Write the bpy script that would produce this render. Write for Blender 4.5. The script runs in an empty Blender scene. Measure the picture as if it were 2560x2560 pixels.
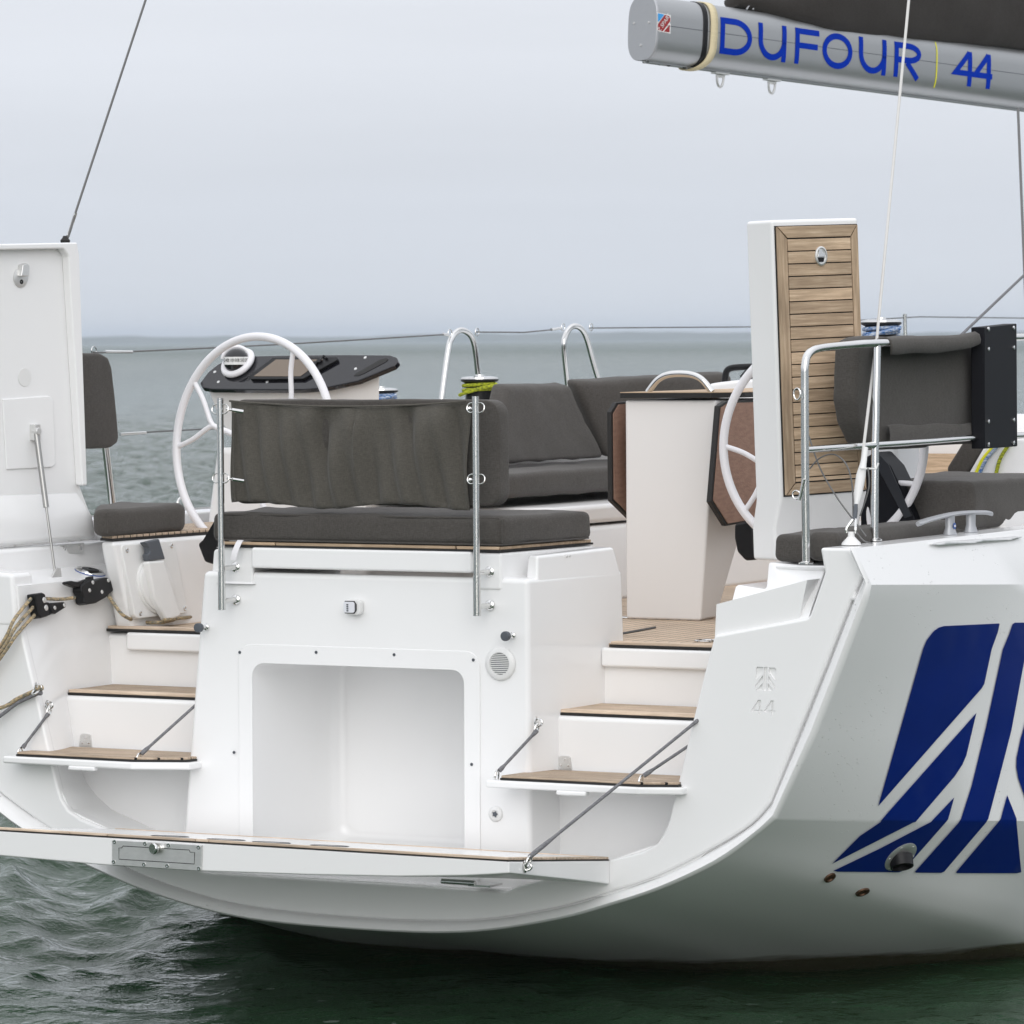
import bpy, bmesh, math, random
import numpy as np
from mathutils import Vector, Matrix
from mathutils.bvhtree import BVHTree
random.seed(4)
S = bpy.context.scene
COL = S.collection
rad = math.radians
# ------------------------------------------------------------------ camera
PSI, FPX, DIST, ZC, ROLL = rad(28.5), 10600.0, 17.0, 2.59, rad(0.4)
PITCH = -math.atan(432 / FPX)
_F0 = np.array([-math.sin(PSI), math.cos(PSI), 0.0]); _R0 = np.array([math.cos(PSI), math.sin(PSI), 0.0]); _Z = np.array([0, 0, 1.0])
_C = -DIST * _F0 + (1280 - 897) / FPX * DIST * _R0 + np.array([0, 0, ZC])
_F = _F0 * math.cos(PITCH) + _Z * math.sin(PITCH); _U0 = np.cross(_R0, _F)
_R = _R0 * math.cos(ROLL) - _U0 * math.sin(ROLL); _U = np.cross(_R, _F)
cd = bpy.data.cameras.new('camera'); cam = bpy.data.objects.new('camera', cd); COL.objects.link(cam); S.camera = cam
cd.sensor_width = 36; cd.lens = FPX / 2560 * 36; cd.clip_start = 0.5; cd.clip_end = 40000
m = Matrix(((_R[0], _U[0], -_F[0], _C[0]), (_R[1], _U[1], -_F[1], _C[1]), (_R[2], _U[2], -_F[2], _C[2]), (0, 0, 0, 1)))
cam.matrix_world = m
cd.dof.use_dof = True; cd.dof.focus_distance = 17.3; cd.dof.aperture_fstop = 9.0
# ------------------------------------------------------------------ world: overcast sky
SUN_EL, SUN_AZ = rad(20), rad(153)          # azimuth measured clockwise from +Y (forward)
w = bpy.data.worlds.new('World'); S.world = w; w.use_nodes = True
nt = w.node_tree; nt.nodes.clear()
def N(t, k, **kw):
    n = t.nodes.new(k)
    for a, b in kw.items(): setattr(n, a, b)
    return n
def L(t, a, b): t.links.new(a, b)
out = N(nt, 'ShaderNodeOutputWorld'); bg = N(nt, 'ShaderNodeBackground'); L(nt, bg.outputs[0], out.inputs[0])
sky = N(nt, 'ShaderNodeTexSky', sky_type='NISHITA', sun_disc=False, sun_elevation=SUN_EL, sun_rotation=SUN_AZ, air_density=1.0, dust_density=3.0)
tc = N(nt, 'ShaderNodeTexCoord'); sep = N(nt, 'ShaderNodeSeparateXYZ'); L(nt, tc.outputs['Generated'], sep.inputs[0])
ramp = N(nt, 'ShaderNodeValToRGB')
cr = ramp.color_ramp; cr.elements[0].position = 0.0; cr.elements[0].color = (.71, .75, .81, 1)
cr.elements[1].position = 1.0; cr.elements[1].color = (1.40, 1.42, 1.48, 1)
for p, c in ((.03, (.70, .74, .81, 1)), (.075, (.785, .815, .88, 1)), (.30, (.96, .985, 1.04, 1))):
    e = cr.elements.new(p); e.color = c
L(nt, sep.outputs['Z'], ramp.inputs[0])
mp = N(nt, 'ShaderNodeMapping'); mp.inputs['Scale'].default_value = (2.2, 2.2, 22.0); L(nt, tc.outputs['Generated'], mp.inputs[0])
nz = N(nt, 'ShaderNodeTexNoise'); nz.inputs['Scale'].default_value = 1.6; nz.inputs['Detail'].default_value = 5; nz.inputs['Roughness'].default_value = .55
L(nt, mp.outputs[0], nz.inputs['Vector'])
mr = N(nt, 'ShaderNodeMapRange'); mr.inputs['From Min'].default_value = .25; mr.inputs['From Max'].default_value = .75; mr.inputs['To Min'].default_value = .96; mr.inputs['To Max'].default_value = 1.04
L(nt, nz.outputs['Fac'], mr.inputs['Value'])
mul = N(nt, 'ShaderNodeVectorMath', operation='MULTIPLY'); L(nt, ramp.outputs[0], mul.inputs[0]); L(nt, mr.outputs[0], mul.inputs[1])
sc = N(nt, 'ShaderNodeVectorMath', operation='SCALE'); sc.inputs['Scale'].default_value = 0.1; L(nt, sky.outputs[0], sc.inputs[0])
mx = N(nt, 'ShaderNodeMix', data_type='RGBA'); mx.inputs[0].default_value = 0.06; L(nt, mul.outputs[0], mx.inputs[6]); L(nt, sc.outputs[0], mx.inputs[7])
L(nt, mx.outputs[2], bg.inputs['Color']); bg.inputs['Strength'].default_value = 1.0
sd = bpy.data.lights.new('sun', 'SUN'); sun = bpy.data.objects.new('sun', sd); COL.objects.link(sun)
sd.energy = 1.12; sd.angle = rad(50); sd.color = (1, .985, .96)
sdir = Vector((math.sin(SUN_AZ) * math.cos(SUN_EL), math.cos(SUN_AZ) * math.cos(SUN_EL), math.sin(SUN_EL)))
sun.rotation_euler = sdir.to_track_quat('Z', 'Y').to_euler(); sun.location = (0, -30, 40)
S.view_settings.view_transform = 'Standard'; S.view_settings.look = 'None'; S.view_settings.gamma = 1; S.view_settings.exposure = 0.06
S.view_settings.use_curve_mapping = False
S.render.engine = 'CYCLES'; S.cycles.max_bounces = 14; S.cycles.diffuse_bounces = 10; S.cycles.glossy_bounces = 6
# ------------------------------------------------------------------ helpers: where a sight line meets a plane of the boat
def ray(x, y): return _F + _R * (x - 1280) / FPX + _U * (1280 - y) / FPX
def at(x, y, X=None, Y=None, Z=None):
    d = ray(x, y)
    t = (Y - _C[1]) / d[1] if Y is not None else (X - _C[0]) / d[0] if X is not None else (Z - _C[2]) / d[2]
    return Vector(_C + t * d)
def atp(x, y, p0, n):
    d = Vector(ray(x, y)); c = Vector(_C); return c + d * ((p0 - c).dot(n) / d.dot(n))
def V(*a): return Vector(a)
# ------------------------------------------------------------------ materials
def mat(name, col, rough=.5, metal=0., spec=.5, coat=0., noise=None, bump=None, coords='Object', emit=None):
    m = bpy.data.materials.new(name); m.use_nodes = True; t = m.node_tree; b = t.nodes['Principled BSDF']
    b.inputs['Base Color'].default_value = (*col, 1); b.inputs['Roughness'].default_value = rough; b.inputs['Metallic'].default_value = metal
    b.inputs['Specular IOR Level'].default_value = spec; b.inputs['Coat Weight'].default_value = coat
    tc = N(t, 'ShaderNodeTexCoord')
    if noise:                       # (scale vec, amount, second colour)
        mp = N(t, 'ShaderNodeMapping'); mp.inputs['Scale'].default_value = noise[0]; L(t, tc.outputs[coords], mp.inputs[0])
        n = N(t, 'ShaderNodeTexNoise'); n.inputs['Scale'].default_value = 1; n.inputs['Detail'].default_value = 6; L(t, mp.outputs[0], n.inputs['Vector'])
        r = N(t, 'ShaderNodeMapRange'); r.inputs['From Min'].default_value = .35; r.inputs['From Max'].default_value = .68; r.inputs['To Max'].default_value = noise[1]; L(t, n.outputs['Fac'], r.inputs['Value'])
        x = N(t, 'ShaderNodeMix', data_type='RGBA'); x.inputs[6].default_value = (*col, 1); x.inputs[7].default_value = (*noise[2], 1)
        L(t, r.outputs[0], x.inputs[0]); L(t, x.outputs[2], b.inputs['Base Color'])
    if bump:                        # (scale vec, strength, distance)
        mp2 = N(t, 'ShaderNodeMapping'); mp2.inputs['Scale'].default_value = bump[0]; L(t, tc.outputs[coords], mp2.inputs[0])
        n2 = N(t, 'ShaderNodeTexNoise'); n2.inputs['Scale'].default_value = 1; n2.inputs['Detail'].default_value = 3; L(t, mp2.outputs[0], n2.inputs['Vector'])
        bu = N(t, 'ShaderNodeBump'); bu.inputs['Strength'].default_value = bump[1]; bu.inputs['Distance'].default_value = bump[2]
        L(t, n2.outputs['Fac'], bu.inputs['Height']); L(t, bu.outputs[0], b.inputs['Normal'])
    return m
M = {}
M['gel'] = mat('white_gelcoat', (.86, .86, .86), .16, spec=.45, noise=((1.3, 1.3, 2.2), .35, (.835, .835, .83)), bump=((5, 5, 5), .04, .01))
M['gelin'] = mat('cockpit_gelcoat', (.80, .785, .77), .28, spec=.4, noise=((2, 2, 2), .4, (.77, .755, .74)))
M['hullpaint'] = None
M['steel'] = mat('stainless_steel', (.70, .70, .69), .10, 1.0)
M['steelb'] = mat('brushed_steel', (.74, .74, .73), .36, .72, noise=((25, 25, 60), .5, (.60, .60, .59)))
M['steeld'] = mat('dull_strut_steel', (.36, .36, .35), .3, .9)
M['alu'] = mat('anodised_aluminium', (.40, .41, .42), .42, .75, noise=((12, .6, 12), .35, (.36, .37, .38)), bump=((2, 40, 200), .03, .002))
M['alucap'] = mat('boom_cap_aluminium', (.46, .47, .49), .5, .6, noise=((50, 50, 50), .4, (.42, .43, .45)))
M['black'] = mat('black_plastic', (.008, .008, .009), .38, spec=.28, noise=((30, 30, 30), .5, (.014, .014, .015)))
M['blackg'] = mat('black_acrylic', (.010, .010, .013), .10, spec=.6)
M['blackm'] = mat('black_matt_panel', (.0055, .006, .009), .5, spec=.16)
M['rubber'] = mat('dark_caulk', (.012, .011, .010), .6)
M['greyp'] = mat('grey_plastic', (.085, .095, .11), .45)
M['darkgrey'] = mat('dark_grey_trim', (.022, .024, .030), .4, spec=.3)
M['whitep'] = mat('white_plastic', (.78, .78, .77), .3, noise=((20, 20, 20), .3, (.72, .72, .71)))
M['wheelw'] = mat('white_powder_coat', (.80, .79, .81), .3, bump=((30, 30, 30), .04, .002))
M['blue'] = mat('blue_vinyl', (.0008, .016, .17), .30, spec=.2, noise=((3, 3, 3), .4, (.0006, .012, .13)))
M['blueb'] = mat('blue_lettering', (.001, .030, .36), .55, spec=.08)
M['yellow'] = mat('yellow_vinyl', (.75, .72, .02), .5)
M['red'] = mat('red_sticker', (.32, .02, .025), .45)
M['cyan'] = mat('sky_blue_sticker', (.04, .32, .72), .45)
M['cream'] = mat('cream_webbing', (.70, .61, .40), .8, noise=((120, 8, 120), .6, (.58, .50, .32)), bump=((200, 200, 60), .2, .002))
M['bronze'] = mat('bronze_skin_fitting', (.10, .055, .03), .45, .6)
M['clear'] = mat('lamp_lens', (.75, .76, .80), .08, spec=.7)
M['screen'] = mat('plotter_screen', (.16, .12, .085), .12, spec=.6)
M['label'] = mat('blue_badge', (.03, .09, .32), .4)
M['darkin'] = mat('dark_locker_inside', (.03, .03, .03), .8)
# fabric
def fabric(name, a, b):
    m = mat(name, a, .92, spec=.15)
    t = m.node_tree; bs = t.nodes['Principled BSDF']; tc = [n for n in t.nodes if n.type == 'TEX_COORD'][0]
    bs.inputs['Sheen Weight'].default_value = .12; bs.inputs['Sheen Roughness'].default_value = .5
    hs = []
    for s in ((420, 420, 60), (60, 60, 420)):
        mp = N(t, 'ShaderNodeMapping'); mp.inputs['Scale'].default_value = s; L(t, tc.outputs['Object'], mp.inputs[0])
        n = N(t, 'ShaderNodeTexNoise'); n.inputs['Scale'].default_value = 1; n.inputs['Detail'].default_value = 2; L(t, mp.outputs[0], n.inputs['Vector']); hs.append(n)
    ad = N(t, 'ShaderNodeMath', operation='ADD'); L(t, hs[0].outputs['Fac'], ad.inputs[0]); L(t, hs[1].outputs['Fac'], ad.inputs[1])
    big = N(t, 'ShaderNodeTexNoise'); big.inputs['Scale'].default_value = 5; big.inputs['Detail'].default_value = 4; L(t, tc.outputs['Object'], big.inputs['Vector'])
    a2 = N(t, 'ShaderNodeMath', operation='MULTIPLY_ADD'); L(t, big.outputs['Fac'], a2.inputs[0]); a2.inputs[1].default_value = .22; L(t, ad.outputs[0], a2.inputs[2])
    r = N(t, 'ShaderNodeMapRange'); r.inputs['From Min'].default_value = .8; r.inputs['From Max'].default_value = 1.45; L(t, a2.outputs[0], r.inputs['Value'])
    x = N(t, 'ShaderNodeMix', data_type='RGBA'); x.inputs[6].default_value = (*a, 1); x.inputs[7].default_value = (*b, 1); L(t, r.outputs[0], x.inputs[0]); L(t, x.outputs[2], bs.inputs['Base Color'])
    bu = N(t, 'ShaderNodeBump'); bu.inputs['Strength'].default_value = .25; bu.inputs['Distance'].default_value = .002; L(t, ad.outputs[0], bu.inputs['Height'])
    b2 = N(t, 'ShaderNodeBump'); b2.inputs['Strength'].default_value = .35; b2.inputs['Distance'].default_value = .02; L(t, big.outputs['Fac'], b2.inputs['Height']); L(t, bu.outputs[0], b2.inputs['Normal']); L(t, b2.outputs[0], bs.inputs['Normal'])
    return m
M['fab'] = fabric('grey_cushion_fabric', (.056, .051, .046), (.094, .087, .080))
M['fabc'] = fabric('grey_canvas', (.074, .069, .059), (.116, .108, .094))
M['cover'] = fabric('dark_sail_cover', (.030, .027, .025), (.045, .041, .038))
# teak, grain along local X; seams optional (direction, pitch)
def teak(name, seam=None, tone=1.0, sat=.92):
    m = bpy.data.materials.new(name); m.use_nodes = True; t = m.node_tree; b = t.nodes['Principled BSDF']; b.inputs['Roughness'].default_value = .72; b.inputs['Specular IOR Level'].default_value = .25
    tc = N(t, 'ShaderNodeTexCoord'); oi = N(t, 'ShaderNodeObjectInfo')
    off = N(t, 'ShaderNodeVectorMath', operation='SCALE'); off.inputs[0].default_value = (7, 13, 5); L(t, oi.outputs['Random'], off.inputs['Scale'])
    ad = N(t, 'ShaderNodeVectorMath', operation='ADD'); L(t, tc.outputs['Object'], ad.inputs[0]); L(t, off.outputs[0], ad.inputs[1])
    mp = N(t, 'ShaderNodeMapping'); mp.inputs['Scale'].default_value = (5, 75, 75); L(t, ad.outputs[0], mp.inputs[0])
    n = N(t, 'ShaderNodeTexNoise'); n.inputs['Scale'].default_value = 1; n.inputs['Detail'].default_value = 7; n.inputs['Roughness'].default_value = .65; L(t, mp.outputs[0], n.inputs['Vector'])
    cr = N(t, 'ShaderNodeValToRGB'); e = cr.color_ramp.elements
    k = tone
    e[0].position = .26; e[0].color = (.20 * k, .135 * k, .078 * k, 1); e[1].position = .76; e[1].color = (.46 * k, .345 * k, .225 * k, 1)
    q = e.new(.52); q.color = (.32 * k, .22 * k, .13 * k, 1); L(t, n.outputs['Fac'], cr.inputs[0])
    big = N(t, 'ShaderNodeTexNoise'); big.inputs['Scale'].default_value = 4; big.inputs['Detail'].default_value = 3; L(t, ad.outputs[0], big.inputs['Vector'])
    mrn = N(t, 'ShaderNodeMapRange'); mrn.inputs['From Min'].default_value = .3; mrn.inputs['From Max'].default_value = .7; mrn.inputs['To Min'].default_value = -.12; mrn.inputs['To Max'].default_value = .12; L(t, big.outputs['Fac'], mrn.inputs['Value'])
    vr = N(t, 'ShaderNodeMapRange'); vr.inputs['To Min'].default_value = .74; vr.inputs['To Max'].default_value = 1.2; L(t, oi.outputs['Random'], vr.inputs['Value'])
    sm = N(t, 'ShaderNodeMath', operation='ADD'); L(t, vr.outputs[0], sm.inputs[0]); L(t, mrn.outputs[0], sm.inputs[1])
    hs = N(t, 'ShaderNodeHueSaturation'); L(t, sm.outputs[0], hs.inputs['Value']); hs.inputs['Saturation'].default_value = sat; L(t, cr.outputs[0], hs.inputs['Color'])
    col = hs.outputs[0]
    if seam:
        sp = N(t, 'ShaderNodeSeparateXYZ'); L(t, tc.outputs['Object'], sp.inputs[0])
        md = N(t, 'ShaderNodeMath', operation='PINGPONG'); md.inputs[1].default_value = seam[1] / 2; L(t, sp.outputs[seam[0]], md.inputs[0])
        lt = N(t, 'ShaderNodeMath', operation='LESS_THAN'); lt.inputs[1].default_value = .0028; L(t, md.outputs[0], lt.inputs[0])
        x = N(t, 'ShaderNodeMix', data_type='RGBA'); L(t, lt.outputs[0], x.inputs[0]); L(t, col, x.inputs[6]); x.inputs[7].default_value = (.015, .014, .013, 1); col = x.outputs[2]
    L(t, col, b.inputs['Base Color'])
    bu = N(t, 'ShaderNodeBump'); bu.inputs['Strength'].default_value = .3; bu.inputs['Distance'].default_value = .003; L(t, n.outputs['Fac'], bu.inputs['Height']); L(t, bu.outputs[0], b.inputs['Normal'])
    return m
M['teak'] = teak('weathered_teak', None, 1.62, .84); M['teake'] = teak('teak_edge', None, 1.95, .66); M['teakx'] = teak('teak_tread', ('Y', .046), 1.85, .72); M['teakf'] = teak('teak_floor', ('X', .055), 1.7, .72)
M['leaf'] = mat('cork_brown_leaf', (.33, .20, .145), .75, noise=((18, 18, 70), .6, (.21, .12, .085)), bump=((80, 80, 150), .5, .004))
# ropes: base colour with flecks
def rope(name, a, b, sc=60):
    m = mat(name, a, .85, spec=.2, noise=((sc, sc, sc * 2.2), 1.0, b), bump=((220, 220, 220), .6, .003)); return m
M['rtan'] = rope('tan_rope', (.56, .42, .24), (.10, .12, .12), 70)
M['rgrey'] = rope('grey_rope', (.13, .13, .14), (.24, .24, .25), 90)
M['ryel'] = rope('yellow_green_rope', (.48, .52, .03), (.10, .12, .03), 80)
M['rblue'] = rope('blue_rope', (.03, .13, .36), (.55, .6, .65), 70)
M['wire'] = mat('wire_rope', (.15, .15, .15), .5, .3, bump=((300, 300, 300), .5, .002))
M['wirew'] = mat('pale_coated_wire', (.62, .61, .59), .5)
# hull gelcoat: white with a soiled waterline and rain drops standing on it
def hullmat():
    m = mat('hull_gelcoat', (.86, .86, .86), .17, spec=.5)
    t = m.node_tree; b = t.nodes['Principled BSDF']; ge = N(t, 'ShaderNodeNewGeometry'); sp = N(t, 'ShaderNodeSeparateXYZ'); L(t, ge.outputs['Position'], sp.inputs[0])
    mp = N(t, 'ShaderNodeMapping'); mp.inputs['Scale'].default_value = (1.2, 1.2, 9); L(t, ge.outputs['Position'], mp.inputs[0])
    n = N(t, 'ShaderNodeTexNoise'); n.inputs['Scale'].default_value = 2.2; n.inputs['Detail'].default_value = 6; L(t, mp.outputs[0], n.inputs['Vector'])
    z2 = N(t, 'ShaderNodeMath', operation='MULTIPLY_ADD'); L(t, n.outputs['Fac'], z2.inputs[0]); z2.inputs[1].default_value = -.10; L(t, sp.outputs['Z'], z2.inputs[2])
    r = N(t, 'ShaderNodeMapRange'); r.inputs['From Min'].default_value = -.055; r.inputs['From Max'].default_value = -.015; r.inputs['To Min'].default_value = .92; r.inputs['To Max'].default_value = 0; L(t, z2.outputs[0], r.inputs['Value'])
    x = N(t, 'ShaderNodeMix', data_type='RGBA'); x.inputs[6].default_value = (.86, .86, .86, 1); x.inputs[7].default_value = (.11, .075, .025, 1); L(t, r.outputs[0], x.inputs[0]); L(t, x.outputs[2], b.inputs['Base Color'])
    vo = N(t, 'ShaderNodeTexVoronoi'); vo.inputs['Scale'].default_value = 62; L(t, ge.outputs['Position'], vo.inputs['Vector'])
    dr = N(t, 'ShaderNodeMapRange'); dr.inputs['From Min'].default_value = .0; dr.inputs['From Max'].default_value = .20; dr.inputs['To Min'].default_value = 1; dr.inputs['To Max'].default_value = 0; L(t, vo.outputs['Distance'], dr.inputs['Value'])
    pn = N(t, 'ShaderNodeTexNoise'); pn.inputs['Scale'].default_value = 3.2; L(t, ge.outputs['Position'], pn.inputs['Vector'])
    pr = N(t, 'ShaderNodeMapRange'); pr.inputs['From Min'].default_value = .50; pr.inputs['From Max'].default_value = .62; L(t, pn.outputs['Fac'], pr.inputs['Value'])
    wn = N(t, 'ShaderNodeSeparateColor'); L(t, vo.outputs['Color'], wn.inputs[0])
    gt = N(t, 'ShaderNodeMath', operation='GREATER_THAN'); gt.inputs[1].default_value = .6; L(t, wn.outputs[0], gt.inputs[0])
    mu = N(t, 'ShaderNodeMath', operation='MULTIPLY'); L(t, dr.outputs[0], mu.inputs[0]); L(t, pr.outputs[0], mu.inputs[1])
    mu2 = N(t, 'ShaderNodeMath', operation='MULTIPLY'); L(t, mu.outputs[0], mu2.inputs[0]); L(t, gt.outputs[0], mu2.inputs[1])
    bu = N(t, 'ShaderNodeBump'); bu.inputs['Strength'].default_value = .85; bu.inputs['Distance'].default_value = .008; L(t, mu2.outputs[0], bu.inputs['Height'])
    L(t, bu.outputs[0], b.inputs['Normal'])
    return m
M['hullpaint'] = hullmat()
# ------------------------------------------------------------------ mesh helpers
WLOC = {}
def tag(o, label=None, cat=None, group=None, kind=None):
    for k, v in (('label', label), ('category', cat), ('group', group), ('kind', kind)):
        if v: o[k] = v
    return o
def obj(name, verts, faces, m, parent=None, bevel=0, seg=3, sharp=38, recenter=True, Mx=None, smooth=True, tess=False):
    verts = [Vector(v) for v in verts]
    c = Vector((0, 0, 0))
    if recenter and Mx is None:
        lo = [min(v[i] for v in verts) for i in range(3)]; hi = [max(v[i] for v in verts) for i in range(3)]
        c = Vector(((lo[0] + hi[0]) / 2, (lo[1] + hi[1]) / 2, lo[2]))
    me = bpy.data.meshes.new(name); me.from_pydata([v - c for v in verts], [], faces); me.update()
    bm = bmesh.new(); bm.from_mesh(me); bmesh.ops.remove_doubles(bm, verts=bm.verts, dist=1e-5); bmesh.ops.recalc_face_normals(bm, faces=bm.faces)
    bm.to_mesh(me); bm.free()
    if m: me.materials.append(m)
    if smooth: me.polygons.foreach_set('use_smooth', [True] * len(me.polygons))
    if smooth and not bevel: me.set_sharp_from_angle(angle=rad(sharp))
    o = bpy.data.objects.new(name, me); COL.objects.link(o)
    if Mx is not None: o.matrix_basis = Mx; 
    else: o.location = c
    WLOC[o] = c
    if parent:
        o.parent = parent
        if Mx is None: o.location = c - WLOC.get(parent, Vector((0, 0, 0)))
    if bevel:
        b = o.modifiers.new('bevel', 'BEVEL'); b.width = bevel; b.segments = seg; b.limit_method = 'ANGLE'; b.angle_limit = rad(28); b.harden_normals = True; b.miter_outer = 'MITER_ARC'
    return o
def empty(name, loc=(0, 0, 0), parent=None):
    o = bpy.data.objects.new(name, None); COL.objects.link(o); o.location = loc; o.empty_display_size = .1; WLOC[o] = Vector(loc)
    if parent: o.parent = parent; o.location = Vector(loc) - WLOC[parent]
    return o
def join(*parts):
    vs, fs = [], []
    for v, f in parts:
        k = len(vs); vs += [Vector(a) for a in v]; fs += [tuple(i + k for i in q) for q in f]
    return vs, fs
def g_prism(poly, vec):
    n = len(poly); vec = Vector(vec); p = [Vector(a) for a in poly]
    vs = p + [a + vec for a in p]
    return vs, [tuple(range(n)), tuple(range(2 * n - 1, n - 1, -1))] + [(i, i + n, (i + 1) % n + n, (i + 1) % n) for i in range(n)]
def g_loft(loops, caps=True, closed=True):
    n = len(loops[0]); vs = [Vector(a) for l in loops for a in l]; fs = []
    for j in range(len(loops) - 1):
        for i in range(n if closed else n - 1):
            a = j * n + i; b = j * n + (i + 1) % n; fs.append((a, b, b + n, a + n))
    if caps and closed: fs += [tuple(range(n)), tuple(range(len(vs) - 1, len(vs) - n - 1, -1))]
    return vs, fs
def g_box(x0, x1, y0, y1, z0, z1):
    return g_prism([(x0, y0, z0), (x1, y0, z0), (x1, y1, z0), (x0, y1, z0)], (0, 0, z1 - z0))
def frame_from(axis):
    a = Vector(axis).normalized(); h = Vector((0, 0, 1)) if abs(a.z) < .9 else Vector((1, 0, 0))
    u = a.cross(h).normalized(); return a, u, a.cross(u)
def g_cyl(p, q, r, r2=None, n=16):
    p, q = Vector(p), Vector(q); a, u, v = frame_from(q - p); r2 = r if r2 is None else r2
    return g_loft([[p + (u * math.cos(t) + v * math.sin(t)) * r for t in [2 * math.pi * i / n for i in range(n)]], [q + (u * math.cos(t) + v * math.sin(t)) * r2 for t in [2 * math.pi * i / n for i in range(n)]]])
def g_lathe(prof, o, axis, n=24, sx=1.0):
    o = Vector(o); a, u, v = frame_from(axis)
    return g_loft([[o + a * h + (u * math.cos(t) * sx + v * math.sin(t)) * max(r, 1e-4) for t in [2 * math.pi * i / n for i in range(n)]] for r, h in prof])
def smooth(pts, k=8, closed=False):
    P = [Vector(p) for p in pts]; n = len(P); out = []
    for i in range(n if closed else n - 1):
        a, b, c, d = (P[(i - 1) % n], P[i], P[(i + 1) % n], P[(i + 2) % n]) if closed else (P[max(i - 1, 0)], P[i], P[i + 1], P[min(i + 2, n - 1)])
        for j in range(k):
            t = j / k; out.append(.5 * ((2 * b) + (c - a) * t + (2 * a - 5 * b + 4 * c - d) * t * t + (3 * b - a - 3 * c + d) * t ** 3))
    if not closed: out.append(P[-1])
    return out
def g_tube(pts, r, n=10, closed=False, rs=None):
    P = [Vector(p) for p in pts]; k = len(P); loops = []; u = None
    for i in range(k):
        t = (P[(i + 1) % k] - P[(i - 1) % k]) if closed else (P[min(i + 1, k - 1)] - P[max(i - 1, 0)])
        t.normalize()
        if u is None: _, u, _v = frame_from(t)
        u = (u - t * u.dot(t)).normalized(); v = t.cross(u); rr = rs[i] if rs else r
        loops.append([P[i] + (u * math.cos(a) + v * math.sin(a)) * rr for a in [2 * math.pi * j / n for j in range(n)]])
    if closed: 
        vs, fs = g_loft(loops, caps=False); m_ = len(vs) - n; fs += [(m_ + i, m_ + (i + 1) % n, (i + 1) % n, i) for i in range(n)]; return vs, fs
    return g_loft(loops)
def rrect(x0, x1, y0, y1, r, k=5):
    out = []
    for cx, cy, a0 in ((x1 - r, y1 - r, 0), (x0 + r, y1 - r, 90), (x0 + r, y0 + r, 180), (x1 - r, y0 + r, 270)):
        for i in range(k + 1): a = rad(a0 + 90 * i / k); out.append((cx + r * math.cos(a), cy + r * math.sin(a)))
    return out
def g_ring(outer, inner, vec):       # plate with a hole: two loops of equal length
    n = len(outer); vec = Vector(vec); o = [Vector(p) for p in outer]; i = [Vector(p) for p in inner]
    vs = o + i + [p + vec for p in o] + [p + vec for p in i]; fs = []
    for a in range(n):
        b = (a + 1) % n
        fs += [(a, b, n + b, n + a), (2 * n + a, 3 * n + a, 3 * n + b, 2 * n + b), (a, 2 * n + a, 2 * n + b, b), (n + a, n + b, 3 * n + b, 3 * n + a)]
    return vs, fs
def carve(o, cutters):
    tmp = []
    for vs, fs in cutters:
        me = bpy.data.meshes.new('cut'); me.from_pydata([Vector(v) for v in vs], [], fs); bm = bmesh.new(); bm.from_mesh(me); bmesh.ops.recalc_face_normals(bm, faces=bm.faces); bm.to_mesh(me); bm.free()
        c = bpy.data.objects.new('cut', me); COL.objects.link(c); tmp.append(c)
        b = o.modifiers.new('b', 'BOOLEAN'); b.operation = 'DIFFERENCE'; b.object = c; b.solver = 'EXACT'
    bpy.context.view_layer.update()
    dg = bpy.context.evaluated_depsgraph_get()
    me = bpy.data.meshes.new_from_object(o.evaluated_get(dg)); o.modifiers.clear()
    bm = bmesh.new(); bm.from_mesh(me)
    me2 = bpy.data.meshes.new(o.name); bm.to_mesh(me2); bm.free()
    if 'custom_normal' in me2.attributes: me2.attributes.remove(me2.attributes['custom_normal'])
    for m_ in me.materials: me2.materials.append(m_)
    me2.polygons.foreach_set('use_smooth', [True] * len(me2.polygons)); me2.set_sharp_from_angle(angle=rad(50)); o.data = me2
    for c in tmp: bpy.data.objects.remove(c)
    wn = o.modifiers.new('wn', 'WEIGHTED_NORMAL'); wn.keep_sharp = True; wn.weight = 90
    return o
def stroke(path, wd, closed=False):  # flat lettering stroke: 2D path -> quads with mitred joints
    P = [Vector((p[0], p[1])) for p in path]; n = len(P); vs = []
    for i in range(n):
        a = P[(i - 1) % n] if (closed or i > 0) else None; c = P[(i + 1) % n] if (closed or i < n - 1) else None
        d1 = (P[i] - a).normalized() if a is not None else None; d2 = (c - P[i]).normalized() if c is not None else None
        d1 = d1 or d2; d2 = d2 or d1
        n1 = Vector((-d1.y, d1.x)); n2 = Vector((-d2.y, d2.x)); mn = (n1 + n2).normalized(); k = wd / 2 / max(.4, mn.dot(n1))
        vs += [P[i] + mn * k, P[i] - mn * k]
    fs = [(2 * i, 2 * i + 1, 2 * ((i + 1) % n) + 1, 2 * ((i + 1) % n)) for i in range(n if closed else n - 1)]
    return vs, fs
def text2d(s, size):
    c = bpy.data.curves.new('t', 'FONT'); c.body = s; c.size = size; c.align_x = 'CENTER'; c.align_y = 'CENTER'
    o = bpy.data.objects.new('t', c); COL.objects.link(o); bpy.context.view_layer.update()
    me = bpy.data.meshes.new_from_object(o.evaluated_get(bpy.context.evaluated_depsgraph_get()))
    r = ([v.co.copy() for v in me.vertices], [tuple(p.vertices) for p in me.polygons]); bpy.data.objects.remove(o); return r
def arc(cx, cy, rx, ry, a0, a1, k=14): return [(cx + rx * math.cos(rad(a0 + (a1 - a0) * i / k)), cy + ry * math.sin(rad(a0 + (a1 - a0) * i / k))) for i in range(k + 1)]
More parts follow.
